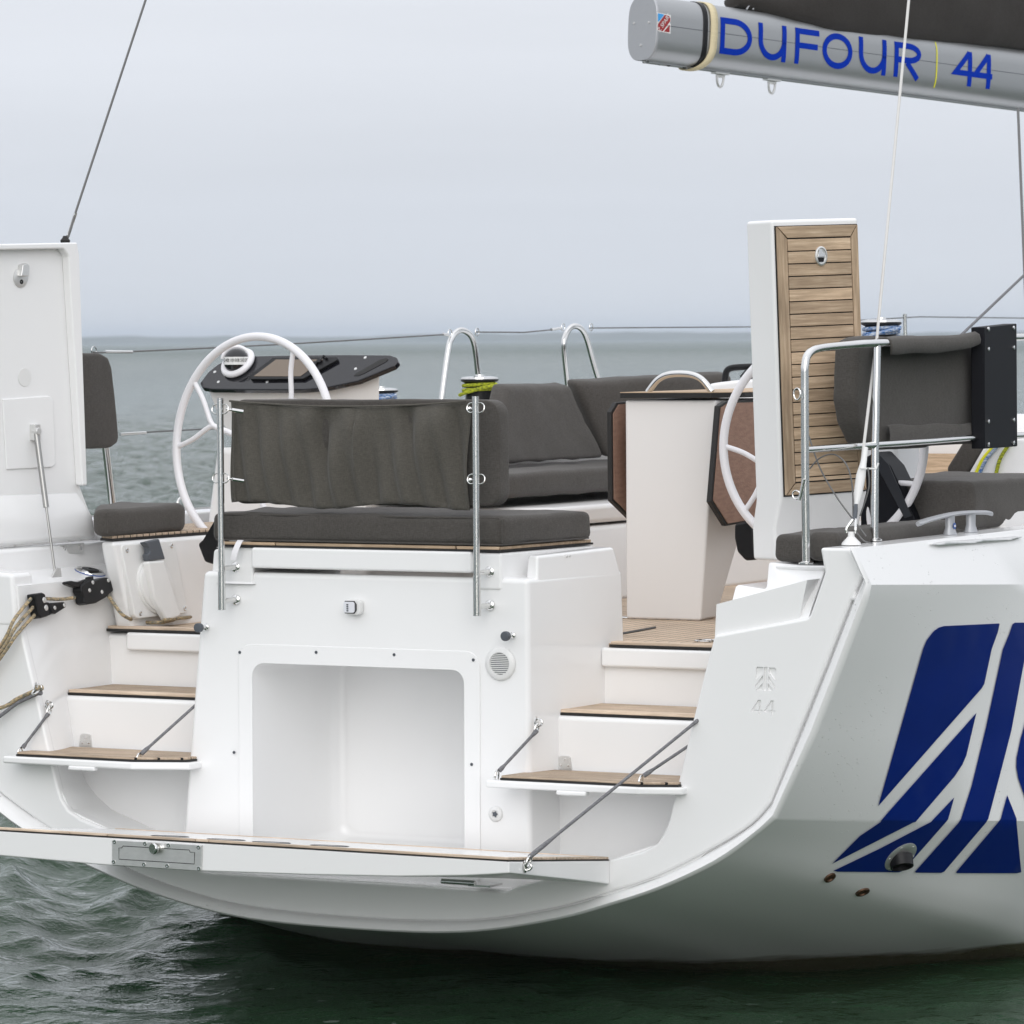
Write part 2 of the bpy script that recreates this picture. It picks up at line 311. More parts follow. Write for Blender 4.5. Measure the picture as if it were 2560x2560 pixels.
# ------------------------------------------------------------------ sea
SEA_A = .0082
def axis_pts(lo, hi, step, segs_hi, segs_lo):
    a = list(np.arange(lo, hi, step)); s_ = step; x_ = a[-1]
    for lim, g in segs_hi:
        while x_ < lim: s_ *= g; x_ += s_; a.append(x_)
    s_ = step; x_ = a[0]; b_ = []
    for lim, g in segs_lo:
        while x_ > lim: s_ *= g; x_ -= s_; b_.append(x_)
    return np.array(b_[::-1] + a)
# the grid runs across and along the wide reach of open water astern-to-port; finest round the boat
us = axis_pts(-4.6, 4.6, .042, ((16, 1.010), (9000, 1.12)), ((-16, 1.010), (-9000, 1.12)))
vs_ = axis_pts(-6.0, 12.0, .038, ((120, 1.0027), (9500, 1.05)), ((-9000, 1.12),))
GU, GV = np.meshgrid(us, vs_, indexing='ij')
cu_, su_ = math.cos(PSI), math.sin(PSI)
GX = GU * cu_ - GV * su_; GY = GU * su_ + GV * cu_
SU = np.gradient(us)[:, None]; SV = np.gradient(vs_)[None, :]
rng = np.random.RandomState(11)
H = np.zeros_like(GX); DX = np.zeros_like(GX); DY = np.zeros_like(GX)
wind = rad(200)
for i in range(120):
    lam = 0.13 * (3.4 / 0.13) ** rng.rand(); k = 2 * math.pi / lam
    th = wind + rng.randn() * (.55 if lam > .8 else .9); ph = rng.rand() * 6.283
    A = SEA_A * lam * (.85 if lam < .3 else 1.0 if lam < .8 else .6 if lam < 1.5 else .3) * (.5 + 1.0 * rng.rand())
    cx_, cy_ = math.cos(th), math.sin(th)
    att = np.clip((lam / (SU * abs(cx_ * cu_ + cy_ * su_) + SV * abs(-cx_ * su_ + cy_ * cu_) + 1e-9) - 2.2) / 2.5, 0, 1)
    arg = k * (GX * cx_ + GY * cy_) + ph + .8 * np.sin(.37 * GX + .21 * GY + i)
    s, c = np.sin(arg), np.cos(arg)
    H += A * att * c; DX -= .85 * A * att * cx_ * s; DY -= .85 * A * att * cy_ * s
# calmer lee under and beside the hull
lee = 1 - .72 * np.exp(-(np.maximum(np.abs(GX - .9) - 1.6, 0) ** 2 / .8 + np.maximum(np.abs(GY - 1.2) - 3.2, 0) ** 2 / 1.2))
H *= lee
nx, ny = GX.shape
co = np.stack([GX + DX, GY + DY, H - .07], -1).reshape(-1, 3)
idx = np.arange(nx * ny).reshape(nx, ny)
quads = np.stack([idx[:-1, :-1], idx[1:, :-1], idx[1:, 1:], idx[:-1, 1:]], -1).reshape(-1, 4)
me = bpy.data.meshes.new('sea'); me.vertices.add(len(co)); me.vertices.foreach_set('co', co.ravel())
me.loops.add(quads.size); me.loops.foreach_set('vertex_index', quads.ravel()); me.polygons.add(len(quads)); me.polygons.foreach_set('loop_start', np.arange(0, quads.size, 4))
me.update(calc_edges=True); me.validate(); me.polygons.foreach_set('use_smooth', [True] * len(me.polygons))
wm = bpy.data.materials.new('sea_water'); wm.use_nodes = True; t = wm.node_tree; b = t.nodes['Principled BSDF']
b.inputs['Base Color'].default_value = (.019, .050, .023, 1); b.inputs['Roughness'].default_value = .045; b.inputs['IOR'].default_value = 1.185
ge = N(t, 'ShaderNodeNewGeometry'); hts = []
for sc_, st in (((.33, .33, 1), 1.6), ((1.6, 1.6, 1), .55), ((7, 7, 1), .30), ((24, 24, 1), .09)):
    mp = N(t, 'ShaderNodeMapping'); mp.inputs['Scale'].default_value = sc_; mp.inputs['Rotation'].default_value = (0, 0, .5); L(t, ge.outputs['Position'], mp.inputs[0])
    n = N(t, 'ShaderNodeTexNoise'); n.inputs['Scale'].default_value = 1; n.inputs['Detail'].default_value = 4; n.inputs['Roughness'].default_value = .6; L(t, mp.outputs[0], n.inputs['Vector'])
    q = N(t, 'ShaderNodeMath', operation='MULTIPLY'); q.inputs[1].default_value = st; L(t, n.outputs['Fac'], q.inputs[0]); hts.append(q)
s1 = N(t, 'ShaderNodeMath', operation='ADD'); L(t, hts[0].outputs[0], s1.inputs[0]); L(t, hts[1].outputs[0], s1.inputs[1])
s3 = N(t, 'ShaderNodeMath', operation='ADD'); L(t, s1.outputs[0], s3.inputs[0]); L(t, hts[2].outputs[0], s3.inputs[1]); s2 = N(t, 'ShaderNodeMath', operation='ADD'); L(t, s3.outputs[0], s2.inputs[0]); L(t, hts[3].outputs[0], s2.inputs[1])
bu = N(t, 'ShaderNodeBump'); bu.inputs['Strength'].default_value = 1.0; ln = N(t, 'ShaderNodeVectorMath', operation='LENGTH'); L(t, ge.outputs['Position'], ln.inputs[0]); lod = N(t, 'ShaderNodeMapRange'); lod.inputs['From Min'].default_value = 7; lod.inputs['From Max'].default_value = 45; lod.inputs['To Min'].default_value = .075; lod.inputs['To Max'].default_value = .42; L(t, ln.outputs['Value'], lod.inputs['Value']); L(t, lod.outputs[0], bu.inputs['Distance']); rl = N(t, 'ShaderNodeMapRange'); rl.inputs['From Min'].default_value = 90; rl.inputs['From Max'].default_value = 900; rl.inputs['To Min'].default_value = .02; rl.inputs['To Max'].default_value = .27; L(t, ln.outputs['Value'], rl.inputs['Value']); L(t, rl.outputs[0], b.inputs['Roughness']); L(t, s2.outputs[0], bu.inputs['Height']); L(t, bu.outputs[0], b.inputs['Normal'])
# bubbles drifting aft of the transom
vo = N(t, 'ShaderNodeTexVoronoi'); vo.inputs['Scale'].default_value = 7.5; L(t, ge.outputs['Position'], vo.inputs['Vector'])
se = N(t, 'ShaderNodeSeparateColor'); L(t, vo.outputs['Color'], se.inputs[0])
rr = N(t, 'ShaderNodeMath', operation='MULTIPLY'); rr.inputs[1].default_value = .42; L(t, se.outputs[0], rr.inputs[0])
r2 = N(t, 'ShaderNodeMath', operation='SUBTRACT'); r2.inputs[1].default_value = .17; L(t, rr.outputs[0], r2.inputs[0])
lt = N(t, 'ShaderNodeMath', operation='LESS_THAN'); L(t, vo.outputs['Distance'], lt.inputs[0]); L(t, r2.outputs[0], lt.inputs[1])
pn = N(t, 'ShaderNodeTexNoise'); pn.inputs['Scale'].default_value = .75; L(t, ge.outputs['Position'], pn.inputs['Vector'])
pr = N(t, 'ShaderNodeMapRange'); pr.inputs['From Min'].default_value = .48; pr.inputs['From Max'].default_value = .60; pr.inputs['To Max'].default_value = .42; L(t, pn.outputs['Fac'], pr.inputs['Value'])
fm = N(t, 'ShaderNodeMath', operation='MULTIPLY'); L(t, lt.outputs[0], fm.inputs[0]); L(t, pr.outputs[0], fm.inputs[1])
x = N(t, 'ShaderNodeMix', data_type='RGBA'); x.inputs[6].default_value = (.019, .050, .023, 1); x.inputs[7].default_value = (.30, .34, .32, 1); L(t, fm.outputs[0], x.inputs[0]); L(t, x.outputs[2], b.inputs['Base Color'])
me.materials.append(wm); sea = bpy.data.objects.new('sea', me); COL.objects.link(sea); tag(sea, kind='structure')
# ------------------------------------------------------------------ far shore: a long low wooded bank
pts = []; nseg = 260; base_d = 5200
for i in range(nseg + 1):
    a = -math.pi * .30 + (i / nseg) * math.pi * .46 - rad(0)
    h = 3.6 + 3.2 * abs(math.sin(i * .13) * math.sin(i * .047 + 1)) + random.random() * 2.2 + (2.5 if 60 < i < 130 else 0)
    pts.append((a, h))
lo = [];
for a, h in pts:
    d = Vector((math.sin(a), math.cos(a), 0)); o_ = Vector((_C[0], _C[1], 0))
    lo.append([o_ + d * base_d + V(0, 0, -3), o_ + d * (base_d + 40) + V(0, 0, h * .8), o_ + d * (base_d + 120) + V(0, 0, h), o_ + d * (base_d + 400) + V(0, 0, h * .9), o_ + d * (base_d + 600) + V(0, 0, -3)])
M['shore'] = mat('wooded_bank', (.05, .07, .04), .9, noise=((.01, .01, .05), 1, (.09, .10, .06)))
tag(obj('far_shore', *g_loft(lo, caps=False, closed=False), M['shore'], recenter=False), kind='structure')
# haze over the sea: the far bank fades to a pale blue
hv_ = obj('haze', *g_box(-7500, 7500, -7500, 7500, -1.5, 24), None, recenter=False); tag(hv_, kind='stuff')
hm = bpy.data.materials.new('sea_haze'); hm.use_nodes = True; t = hm.node_tree; t.nodes.remove(t.nodes['Principled BSDF'])
pv = N(t, 'ShaderNodeVolumePrincipled'); pv.inputs['Color'].default_value = (.80, .89, 1, 1); pv.inputs['Density'].default_value = .00019; pv.inputs['Anisotropy'].default_value = .0
L(t, pv.outputs[0], [n for n in t.nodes if n.type == 'OUTPUT_MATERIAL'][0].inputs['Volume']); hv_.data.materials.append(hm)
# ================================================================== the yacht
Y_ = empty('sailing_yacht'); tag(Y_, 'white sailing yacht seen from astern with its swim platform folded down', 'yacht')
YT = -.10
O = [(2137, 1370), (2179, 1462), (2172, 1500), (2110, 1665), (2046, 1831), (1946, 2045), (1900, 2084), (1800, 2157), (1657, 2223), (1524, 2266), (1405, 2298), (1233, 2326), (1080, 2333)]
I = [(2122, 1371), (2152, 1440), (2122, 1500), (2058, 1665), (1993, 1825), (1920, 2007), (1870, 2062), (1775, 2122), (1640, 2190), (1510, 2234), (1395, 2268), (1228, 2297), (1078, 2303)]
def xz(l): return [(at(*p, Y=YT).x, at(*p, Y=YT).z) for p in l]
def rounded_bottom(l, zc):
    l = xz(l); top = l[:6]; q = smooth([(a, b, 0) for a, b in l[5:]] + [(0, zc, 0), (-l[-1][0], l[-1][1], 0)], 4)
    q = q[:4 * (len(l) - 5) + 1]
    return top + [(max(v.x, 0), v.y) for v in q[1:-1]] + [(0, zc)]
OX = rounded_bottom(O, .232); IX = rounded_bottom(I, .278)
# hull, lofted from the transom to the stem
st = [-.10 + .2 * i for i in range(13)] + [2.7, 3.1, 3.6, 4.2, 5, 6, 7, 8, 9, 10, 10.8, 11.6, 12.2]
deckx = np.interp(st, [-.1, 1, 2, 3.4, 5, 7, 9, 10.8, 12.2], [1, 1.018, 1.03, 1.03, 1.01, .93, .72, .40, .01])
CF = lambda d: .135 * min(d, 1.6) - .06 * max(0, min(d, 6) - 2.6)
def hull_row(s, fx):
    row = []
    for j, (x_, z_) in enumerate(OX):
        d = s + .10
        if j == 0: z = z_ + .012 * max(0, d - 3); xx = x_ * fx
        elif j == 1: z = z_ - .052 * min(d, 2.4) + .02 * max(0, d - 5); xx = x_ * (fx + .006 * min(d, 2))
        elif j <= 5:
            tt = (OX[1][1] - z_) / (OX[1][1] - OX[5][1]); zk = OX[1][1] - .052 * min(d, 2.4) + .02 * max(0, d - 5); zc = OX[5][1] - .098 * min(d, 5)
            z = zk + (zc - zk) * tt; xk = OX[1][0] * (fx + .006 * min(d, 2)); xc = OX[5][0] * (fx + CF(d) - (.05 * max(0, d - 5) * .4)); xx = xk + (xc - xk) * tt
            if j in (2, 3, 4): xx += (x_ - (OX[1][0] + (OX[5][0] - OX[1][0]) * tt)) * max(0, 1 - d / 1.0)
        else:
            g = .098 + (.262 - .098) * min(1, (OX[5][1] - z_) / .16); g -= .05 * max(0, 1 - x_ / 1.0)
            z = max(z_ - g * min(d, 2.8), -.62); xx = x_ * (fx + CF(d) * (x_ / OX[5][0]))
        row.append((max(xx, 0.0) if j else xx, z))
    return row
rows = []
for s, fx in zip(st, deckx):
    r = hull_row(s, max(fx, .01)); rows.append([V(x_, s, z) for x_, z in r] + [V(-x_, s, z) for x_, z in r[-2::-1]])
hv, hf = g_loft(rows, caps=False, closed=False)
hf = [t_ for f in hf for t_ in ((f[0], f[1], f[2]), (f[0], f[2], f[3]))]
hull = obj('hull', hv, hf, M['hullpaint'], Y_, sharp=24)
hbv = BVHTree.FromPolygons([v for v in hv], [tuple(f) for f in hf])
# rounded rim round the transom, with the groove inside it
def full(l): return l + [(-a, b) for a, b in l[-2::-1]]
FO, FI = full(OX), full(IX)
prof = ((0, .052), (.10, .054), (.13, .050), (.15, .022), (.30, .004), (.46, -.014), (.75, -.026), (.93, -.018), (1.0, .0))
loops = [[V(i[0] + (o[0] - i[0]) * f, YT + dy, i[1] + (o[1] - i[1]) * f) for (i, o) in zip(FI, FO)] for f, dy in prof]
obj('transom_rim', *g_loft(loops, caps=False, closed=False), M['hullpaint'], Y_, sharp=48)
# quarter panels with the big opening between them (one U-shaped moulding)
RE = [(1257, 2230), (1290, 2216), (1511, 2153), (1600, 2130), (1637, 2110), (1656, 2082), (1667, 2050), (1682, 1988), (1723, 1815), (1766, 1640), (1773, 1617), (1780, 1589), (2017, 1545), (2061, 1418), (2066, 1371)]
RX = [(at(*p, Y=YT).x, at(*p, Y=YT).z) for p in RE]
zsh = RX[0][1]
left = [(-a, b) for a, b in RX]
ring = [(a, b) for a, b in RX] + [(a - .004 if a > 0 else a, b) for a, b in IX[0:1]] + IX[1:] + [(-a, b) for a, b in IX[-2::-1]] + left[::-1]
panel = obj('quarter_panel', *g_prism([V(a, YT + .018, b) for a, b in ring], (0, .045, 0)), M['gel'], Y_, bevel=.012, seg=3)
# sunken emblem and number on the starboard quarter
def pq(p, s=.1035, x0=1880, y0=1600): return at(x0 + p[0] * s, y0 + p[1] * s, Y=YT)
E1 = [[(50, 690), (75, 655), (220, 660), (220, 790), (30, 985)], [(240, 665), (322, 665), (300, 1245), (225, 1245)], [(365, 672), (500, 678), (535, 715), (520, 1000), (350, 790)],
      [(215, 860), (215, 980), (25, 1180), (28, 1100)], [(205, 1050), (200, 1228), (50, 1225)], [(345, 870), (510, 1120), (505, 1200), (345, 985)], [(335, 1050), (470, 1235), (325, 1235)]]
four_ = lambda dx, dy: [[(105 + dx, 1455 + dy), (168 + dx, 1458 + dy), (160 + dx, 1690 + dy), (205 + dx, 1700 + dy), (200 + dx, 1745 + dy), (155 + dx, 1745 + dy), (150 + dx, 1815 + dy), (100 + dx, 1812 + dy), (105 + dx, 1740 + dy), (-60 + dx, 1735 + dy), (-55 + dx, 1690 + dy)]]
four = lambda dx, dy: [[(120 + dx, 1455 + dy), (168 + dx, 1458 + dy), (152 + dx, 1815 + dy), (104 + dx, 1812 + dy)], [(-65 + dx, 1695 + dy), (205 + dx, 1700 + dy), (200 + dx, 1745 + dy), (-65 + dx, 1738 + dy)], [(96 + dx, 1456 + dy), (150 + dx, 1460 + dy), (-8 + dx, 1698 + dy), (-64 + dx, 1698 + dy)]]
cut = [g_prism([pq(p) + V(0, -.05 + .018, 0) for p in poly], (0, .058, 0)) for poly in E1 + four(0, 0) + four(308, 14)]
try: carve(panel, cut)
except Exception as ex: print('carve failed', ex)
# lower transom shelf under the platform, and the recess floor
obj('recess_floor', *g_box(-.72, .72, YT + .03, .5, .37, zsh + .004), M['gel'], Y_, bevel=.006)
# side walls of the stern opening
def wall_sections(s):
    a = [(1.606, 1.411), (1.595, 1.376), (1.519, 1.106), (1.447, .836), (1.421, .74), (1.395, .70), (1.369, .644), (1.15, .566), (.76, .446)]
    b_ = [(1.62, 1.411), (1.615, 1.376), (1.60, 1.106), (1.56, .836), (1.50, .72), (1.44, .66), (1.36, .61), (1.15, .54), (.76, .44)]
    zt = 1.573
    loops = []
    ease = lambda k: k * k * (3 - 2 * k)
    for y, l in [(YT + .036 + .40 * k / 12, [(p[0] + .004 + (q[0] - p[0] - .004) * ease(k / 12), p[1] + (q[1] - p[1]) * ease(k / 12)) for p, q in zip(a, b_)]) for k in range(13)] + [(1.0, b_)]:
        loops.append([V(s * 2.0, y, zt + .10), V(s * 1.62, y, zt)] + [V(s * p[0], y, p[1]) for p in l] + [V(s * .76, y, .36), V(s * 1.15, y, .43), V(s * 1.5, y, .56), V(s * 1.80, y, .80)])
    return loops
for s in (-1, 1):
    obj('side_wall', *g_loft(wall_sections(s)), M['gel'], Y_, sharp=42)
# stairs each side
FZ = 1.345
for s in (-1, 1):
    stw = obj('stair_moulding', *g_loft([[V(s * x_, a, b) for a, b in ((.23, zb), (.23, 1.092), (.60, 1.092), (.60, FZ - .012), (1.3, FZ - .012), (1.3, zb))] for x_, zb in ((.72, .40), (1.15, .45), (1.45, .60), (1.66, .80))]), M['gel'], Y_, bevel=.02, seg=4)
    if s > 0: tx0, tx1, bx0, bx1, sx0 = .775, 1.57, .795, 1.60, .83
    else: tx0, tx1, bx0, bx1, sx0 = -1.59, -.74, -1.505, -.74, -1.61
    # tread: black bedding and teak
    obj('tread_bedding', *g_prism([V(tx0, .245, 1.0925), V(tx1, .245, 1.0925), V(tx1, .585, 1.0925), V(tx0 + (.01 if s > 0 else 0), .585, 1.0925)], (0, 0, .010)), M['rubber'], stw)
    obj('teak_tread', *g_prism([V(tx0 + .004, .249, 1.1025), V(tx1, .249, 1.1025), V(tx1, .58, 1.1025), V(tx0 + .01, .58, 1.1025)], (0, 0, .012)), M['teakx'], stw, bevel=.003)
    obj('teak_edge_plank', *g_prism([V(tx0 + .004, .247, 1.1027), V(tx1 + .002, .247, 1.1027), V(tx1 + .002, .295, 1.1027), V(tx0 + .006, .295, 1.1027)], (0, 0, .0135)), M['teake'], stw, bevel=.003)
    # locker front proud of the top riser
    obj('step_locker_front', *g_box(bx0, bx1, .565, .62, 1.263, FZ - .004), M['gel'], Y_, bevel=.012)
    obj('floor_edge_bedding', *g_box(sx0, bx1, .575, .70, FZ - .002, FZ + .009), M['rubber'], Y_)
    obj('floor_edge_plank', *g_box(sx0 + .004, bx1, .579, .635, FZ + .008, FZ + .021), M['teake'], Y_, bevel=.003)
# cockpit sole
sole = obj('cockpit_sole', *g_box(-1.5, 1.5, .636, 5.2, FZ - .08, FZ + .0085), M['teakf'], Y_)
fl = at(1600, 1563, Z=FZ + .01)
lp = obj('sole_hatch_seam', *g_prism([at(1552, 1583, Z=FZ + .009), at(1640, 1567, Z=FZ + .009), at(1640, 1571, Z=FZ + .009), at(1553, 1587, Z=FZ + .009)], (0, 0, .003)), M['rubber'], sole)
for px_, py_ in ((1575, 1545), (1765, 1604)):
    c = at(px_, py_, Z=FZ + .009)
    obj('lifting_ring', *g_tube([c + V(.045 * math.cos(a), .045 * math.sin(a), .004) for a in np.linspace(0, 6.283, 20)[:-1]], .004, 6, True), M['steel'], sole)
# ------------------------------------------------------------------ centre block with its open niche
bl = [V(-.875, 0, .38), V(.772, 0, .38), V(.815, .80, .38), V(-.90, .80, .38)]
bt = [V(-.752, .012, 1.648), V(.762, .012, 1.648), V(.80, .76, 1.648), V(-.79, .76, 1.648)]
block = obj('stern_locker', *g_loft([bl, bt]), M['gel'], Y_, bevel=.022, seg=4)
def bfr(px_, py_, Y=0.0): p = at(px_, py_, Y=Y); return (p.x, p.z)
nl, nr = -.515, .478; ntop = bfr(632, 1656)[1]; nbot = .47
nic = rrect(nl, nr, nbot, ntop, .055, 6)
ncx, ncz = (nl + nr) / 2, (nbot + ntop) / 2; nsc = lambda k, y: [V(ncx + (a - ncx) * k, y, ncz + (b - ncz) * k) for a, b in nic]
carve(block, [g_loft([nsc(1, -.05), nsc(.985, .50), nsc(.97, .57), nsc(.93, .62), nsc(.86, .645)])])
ft = bfr(609, 1610)[1]
fo = rrect(-.578, .547, .42, ft, .062, 6); fi = rrect(nl + .002, nr - .002, nbot + .002, ntop - .002, .055, 6)
zfront = lambda z: .012 * (z - .38) / 1.27
fl_ = obj('niche_flange', *g_ring([V(a, zfront(b) - .007, b) for a, b in fo], [V(a, zfront(b) - .007, b) for a, b in fi], (0, .006, 0)), M['gel'], Y_, bevel=.002, seg=2)
for px_, py_ in ((598, 1631), (789, 1631), (984, 1637), (1182, 1650), (585, 1881), (1179, 1911)):
    p = at(px_, py_, Y=-.003); p.y = zfront(p.z) - .0072
    obj('screw', *g_lathe([(.0065, 0), (.0065, .002), (.003, .0025), (.0025, .0005)], p, (0, -1, 0), 10), M['greyp'], fl_)
# shoulders, seat pan and seat lid above the gap
for s in (-1, 1):
    obj('seat_shoulder', *g_loft([[V(s * .70, .10, 1.60), V(s * .7635, .085, 1.60), V(s * .801, .758, 1.60), V(s * .70, .758, 1.60)], [V(s * .705, .115, 1.735), V(s * .758, .10, 1.735), V(s * .792, .70, 1.742), V(s * .705, .70, 1.742)]]), M['gel'], Y_, bevel=.014)
    xa, xb = (.522, .645) if s > 0 else (-.675, -.505)
    obj('seat_support', *g_prism([V(xa, .004, 1.60), V(xb, .004, 1.60), V(s * .70, .70, 1.60), V(s * .50, .70, 1.60)], (0, 0, .148)), M['gel'], Y_, bevel=.012)
pan = obj('seat_pan', *g_prism([V(-.50, .03, 1.69), V(.52, .03, 1.69), V(.52, .70, 1.69), V(-.50, .70, 1.69)], (0, 0, .056)), M['gel'], Y_)
obj('seat_lid_front', *g_prism([V(-.502, -.016, 1.667), V(.519, -.016, 1.667), V(.519, .05, 1.667), V(-.502, .05, 1.667)], (0, 0, .084)), M['gel'], Y_, bevel=.010)
out_ = [V(-.672, .0, 1.7515), V(.642, .0, 1.7515), V(.70, .69, 1.7515), V(-.70, .69, 1.7515)]
obj('seat_bedding', *g_prism(out_, (0, 0, .008)), M['rubber'], Y_)
for k_, (a, b_) in enumerate(((-.668, -.40), (-.394, .44), (.446, .638))):
    obj('seat_edge_plank', *g_box(a, b_, .002, .05, 1.7595, 1.772), M['teak'], Y_, bevel=.003)
obj('seat_edge_plank', *g_prism([V(.641, .006, 1.7595), V(.696, .68, 1.7595), V(.64, .68, 1.7595), V(.60, .055, 1.7595)], (0, 0, .0125)), M['teak'], Y_, bevel=.003)
obj('latch_keeper', *g_box(.748, .772, .30, .40, 1.713, 1.732), M['gel'], Y_, bevel=.005)
for yy in (.322, .345, .385): obj('screw', *g_lathe([(.006, 0), (.005, .002), (.0, .002)], V(.7725, yy, 1.722), (1, 0, 0), 8), M['steelb'], Y_)
# fittings on the block
sl = at(888, 1517, Y=.004); light = obj('stern_light', *g_prism([sl + V(a, 0, b) for a, b in rrect(-.034, .040, -.031, .031, .018, 4)], (0, -.028, 0)), M['whitep'], Y_, bevel=.005)
obj('lens', *g_prism([sl + V(a, -.028, b) for a, b in rrect(-.032, .018, -.022, .022, .008, 3)], (0, -.012, 0)), M['clear'], light, bevel=.006)
obj('lens_edge', *g_tube([sl + V(-.03, -.03, .023), sl + V(.014, -.031, .023), sl + V(.022, -.031, .012), sl + V(.022, -.031, -.012), sl + V(.014, -.031, -.023), sl + V(-.03, -.03, -.023)], .0026, 6), M['black'], light)
for q in range(4): obj('diode', *g_box(sl.x - .016, sl.x - .008, -.0385, -.037, sl.z - .016 + q * .008, sl.z - .011 + q * .008), M['greyp'], light)
for px_, py_ in ((506, 1567), (1272, 1588)):
    p = at(px_ + 10, py_, Y=.004); kb = obj('bumper_stop', *g_lathe([(.013, 0), (.013, .005), (.006, .008), (.006, .05)], p, (0, -1, 0), 14), M['steel'], Y_)
    obj('rubber_head', *g_lathe([(.004, .045), (.018, .047), (.0195, .053), (.0195, .066), (.017, .070), (.0, .071)], p, (0, -1, 0), 18), M['greyp'], kb)
c = at(1252, 1659, Y=.006)
vent = obj('vent_cowl', *g_lathe([(.066, 0), (.066, .006), (.060, .012), (.045, .014), (.043, .008), (.043, .002)], c, (0, -1, 0), 36), M['whitep'], Y_, sharp=50)
obj('vent_back', *g_lathe([(.0435, .001), (.0435, .003), (0, .003)], c, (0, -1, 0), 24), M['greyp'], vent)
for q in range(-5, 6):
    z_ = q * .0075; hw = math.sqrt(max(.0435 ** 2 - z_ ** 2, 0)); obj('louvre', *g_box(c.x - hw, c.x + hw, c.y - .011, c.y - .003, c.z + z_ - .0019, c.z + z_ + .0019), M['whitep'], vent)
c = at(1240, 2035, Y=.003); dr = obj('shower_socket', *g_lathe([(.031, 0), (.031, .004), (.026, .009), (.016, .010), (.013, .006)], c, (0, -1, 0), 28), M['whitep'], Y_, sharp=50)
obj('socket_hole', *g_prism([c + V(.013 * (1 if i % 2 == 0 else .62) * math.cos(i * math.pi / 5), -.0105, .013 * (1 if i % 2 == 0 else .62) * math.sin(i * math.pi / 5)) for i in range(10)], (0, .003, 0)), M['greyp'], dr)
# ------------------------------------------------------------------ pushpit posts in front of the bench
for s, top, bot in ((-1, 2.36, 1.50), (1, 2.367, 1.505)):
    xx = .592 * s + .002; yy = YT
    post = obj('pushpit_post', *join(g_cyl((xx, yy, bot + .155), (xx, yy, top), .0138, n=20), g_cyl((xx, yy, bot), (xx, yy, bot + .156), .0158, n=20)), M['steel'], Y_)
    for z_ in (bot + .035, bot + .168):
        obj('standoff', *join(g_cyl((xx, yy, z_), (xx, .004, z_), .0115, n=16), g_lathe([(.0, 0), (.021, 0), (.021, .006), (.016, .011), (.011, .012)], (xx, .008, z_), (0, -1, 0), 20)), M['steel'], post)
    for z_ in (top - .045, top - .325):
        for d in (-1, 1):
            ce = V(xx + d * .02, yy, z_); obj('ring', *g_tube([ce + V(.019 * math.cos(a), .004 * math.sin(a), .019 * math.sin(a)) for a in np.linspace(0, 6.283, 18)[:-1]], .0026, 6, True), M['steel'], post)
        d = 1 if s < 0 else -1
        a = V(xx + d * .028, yy, z_); b_ = V(xx + d * (.085 if s < 0 else .045), yy + .04, z_ - .012)
        obj('snap_hook', *g_tube([a, a.lerp(b_, .3), a.lerp(b_, .35), b_], .006, 8, rs=[.004, .005, .0085, .0085]), M['steel'], post)
# ------------------------------------------------------------------ folding swim platform (tilted up a little on its lanyards)
PW, PY0, PY1, PZ0, PZ1 = 1.165, -.90, -.085, .664, .576
def pz(y): return PZ0 + (PZ1 - PZ0) * (y - PY0) / (PY1 - PY0)
nx_ = 24; top = []; bot = []
thick = lambda x: np.interp(x, [-1.17, -.65, -.2, .3, .7, 1.0, 1.17], [.106, .118, .118, .105, .090, .070, .052])
vs, fs = [], []
for i in range(nx_ + 1):
    x_ = -PW + 2 * PW * i / nx_
    vs += [V(x_, PY0, pz(PY0) - .0085), V(x_, PY1, pz(PY1) - .0085), V(x_, PY1, pz(PY1) - .10), V(x_, PY0, pz(PY0) - thick(x_))]
for i in range(nx_):
    a = 4 * i; b_ = a + 4
    for k in range(4): fs.append((a + k, a + (k + 1) % 4, b_ + (k + 1) % 4, b_ + k))
fs += [(0, 1, 2, 3), tuple(4 * nx_ + k for k in (3, 2, 1, 0))]
plat = obj('swim_platform', vs, fs, M['gel'], Y_, bevel=.006, seg=3)
def pslab(name, poly, h0, h1, m, bev=.002): return obj(name, *g_prism([V(x_, y_, pz(y_) + h0) for x_, y_ in poly], (0, 0, h1 - h0)), m, plat, bevel=bev, seg=2)
pslab('edge_bedding', [(-PW + .001, PY0 - .001), (PW - .001, PY0 - .001), (PW - .001, PY1), (-PW + .001, PY1)], -.0083, -.004, M['rubber'], 0)
pslab('deck_sheet', [(-PW + .05, PY0 + .045), (PW - .045, PY0 + .045), (PW - .045, PY1 - .03), (-PW + .05, PY1 - .03)], -.0038, .0035, M['gel'])
cuts = [-PW + .002, -.80, -.625, -.215, -.155, PW - .004]
for a, b_ in zip(cuts[:-1], cuts[1:]): pslab('edge_plank', [(a + .002, PY0 + .001), (b_ - .002, PY0 + .001), (b_ - .002, PY0 + .047), (a + .002, PY0 + .047)], -.0038, .006, M['teake'])
for y0_, y1_ in ((PY0 + .049, -.52), (-.516, PY1)): pslab('edge_plank', [(PW - .043, y0_), (PW - .004, y0_), (PW - .004, y1_), (PW - .043, y1_)], -.0038, .006, M['teake'])
pslab('edge_plank', [(-PW + .05, PY1 - .028), (PW - .05, PY1 - .028), (PW - .05, PY1), (-PW + .05, PY1)], -.0038, .006, M['teake'])
for x_, y_ in ((-.46, -.70), (-.20, -.70), (.02, -.72), (.27, -.70)):
    obj('inlaid_ring', *g_tube([V(x_ + .07 * math.cos(a), y_ + .085 * math.sin(a), pz(y_ + .085 * math.sin(a)) + .004) for a in np.linspace(0, 6.283, 26)[:-1]], .0017, 6, True), M['black'], plat)
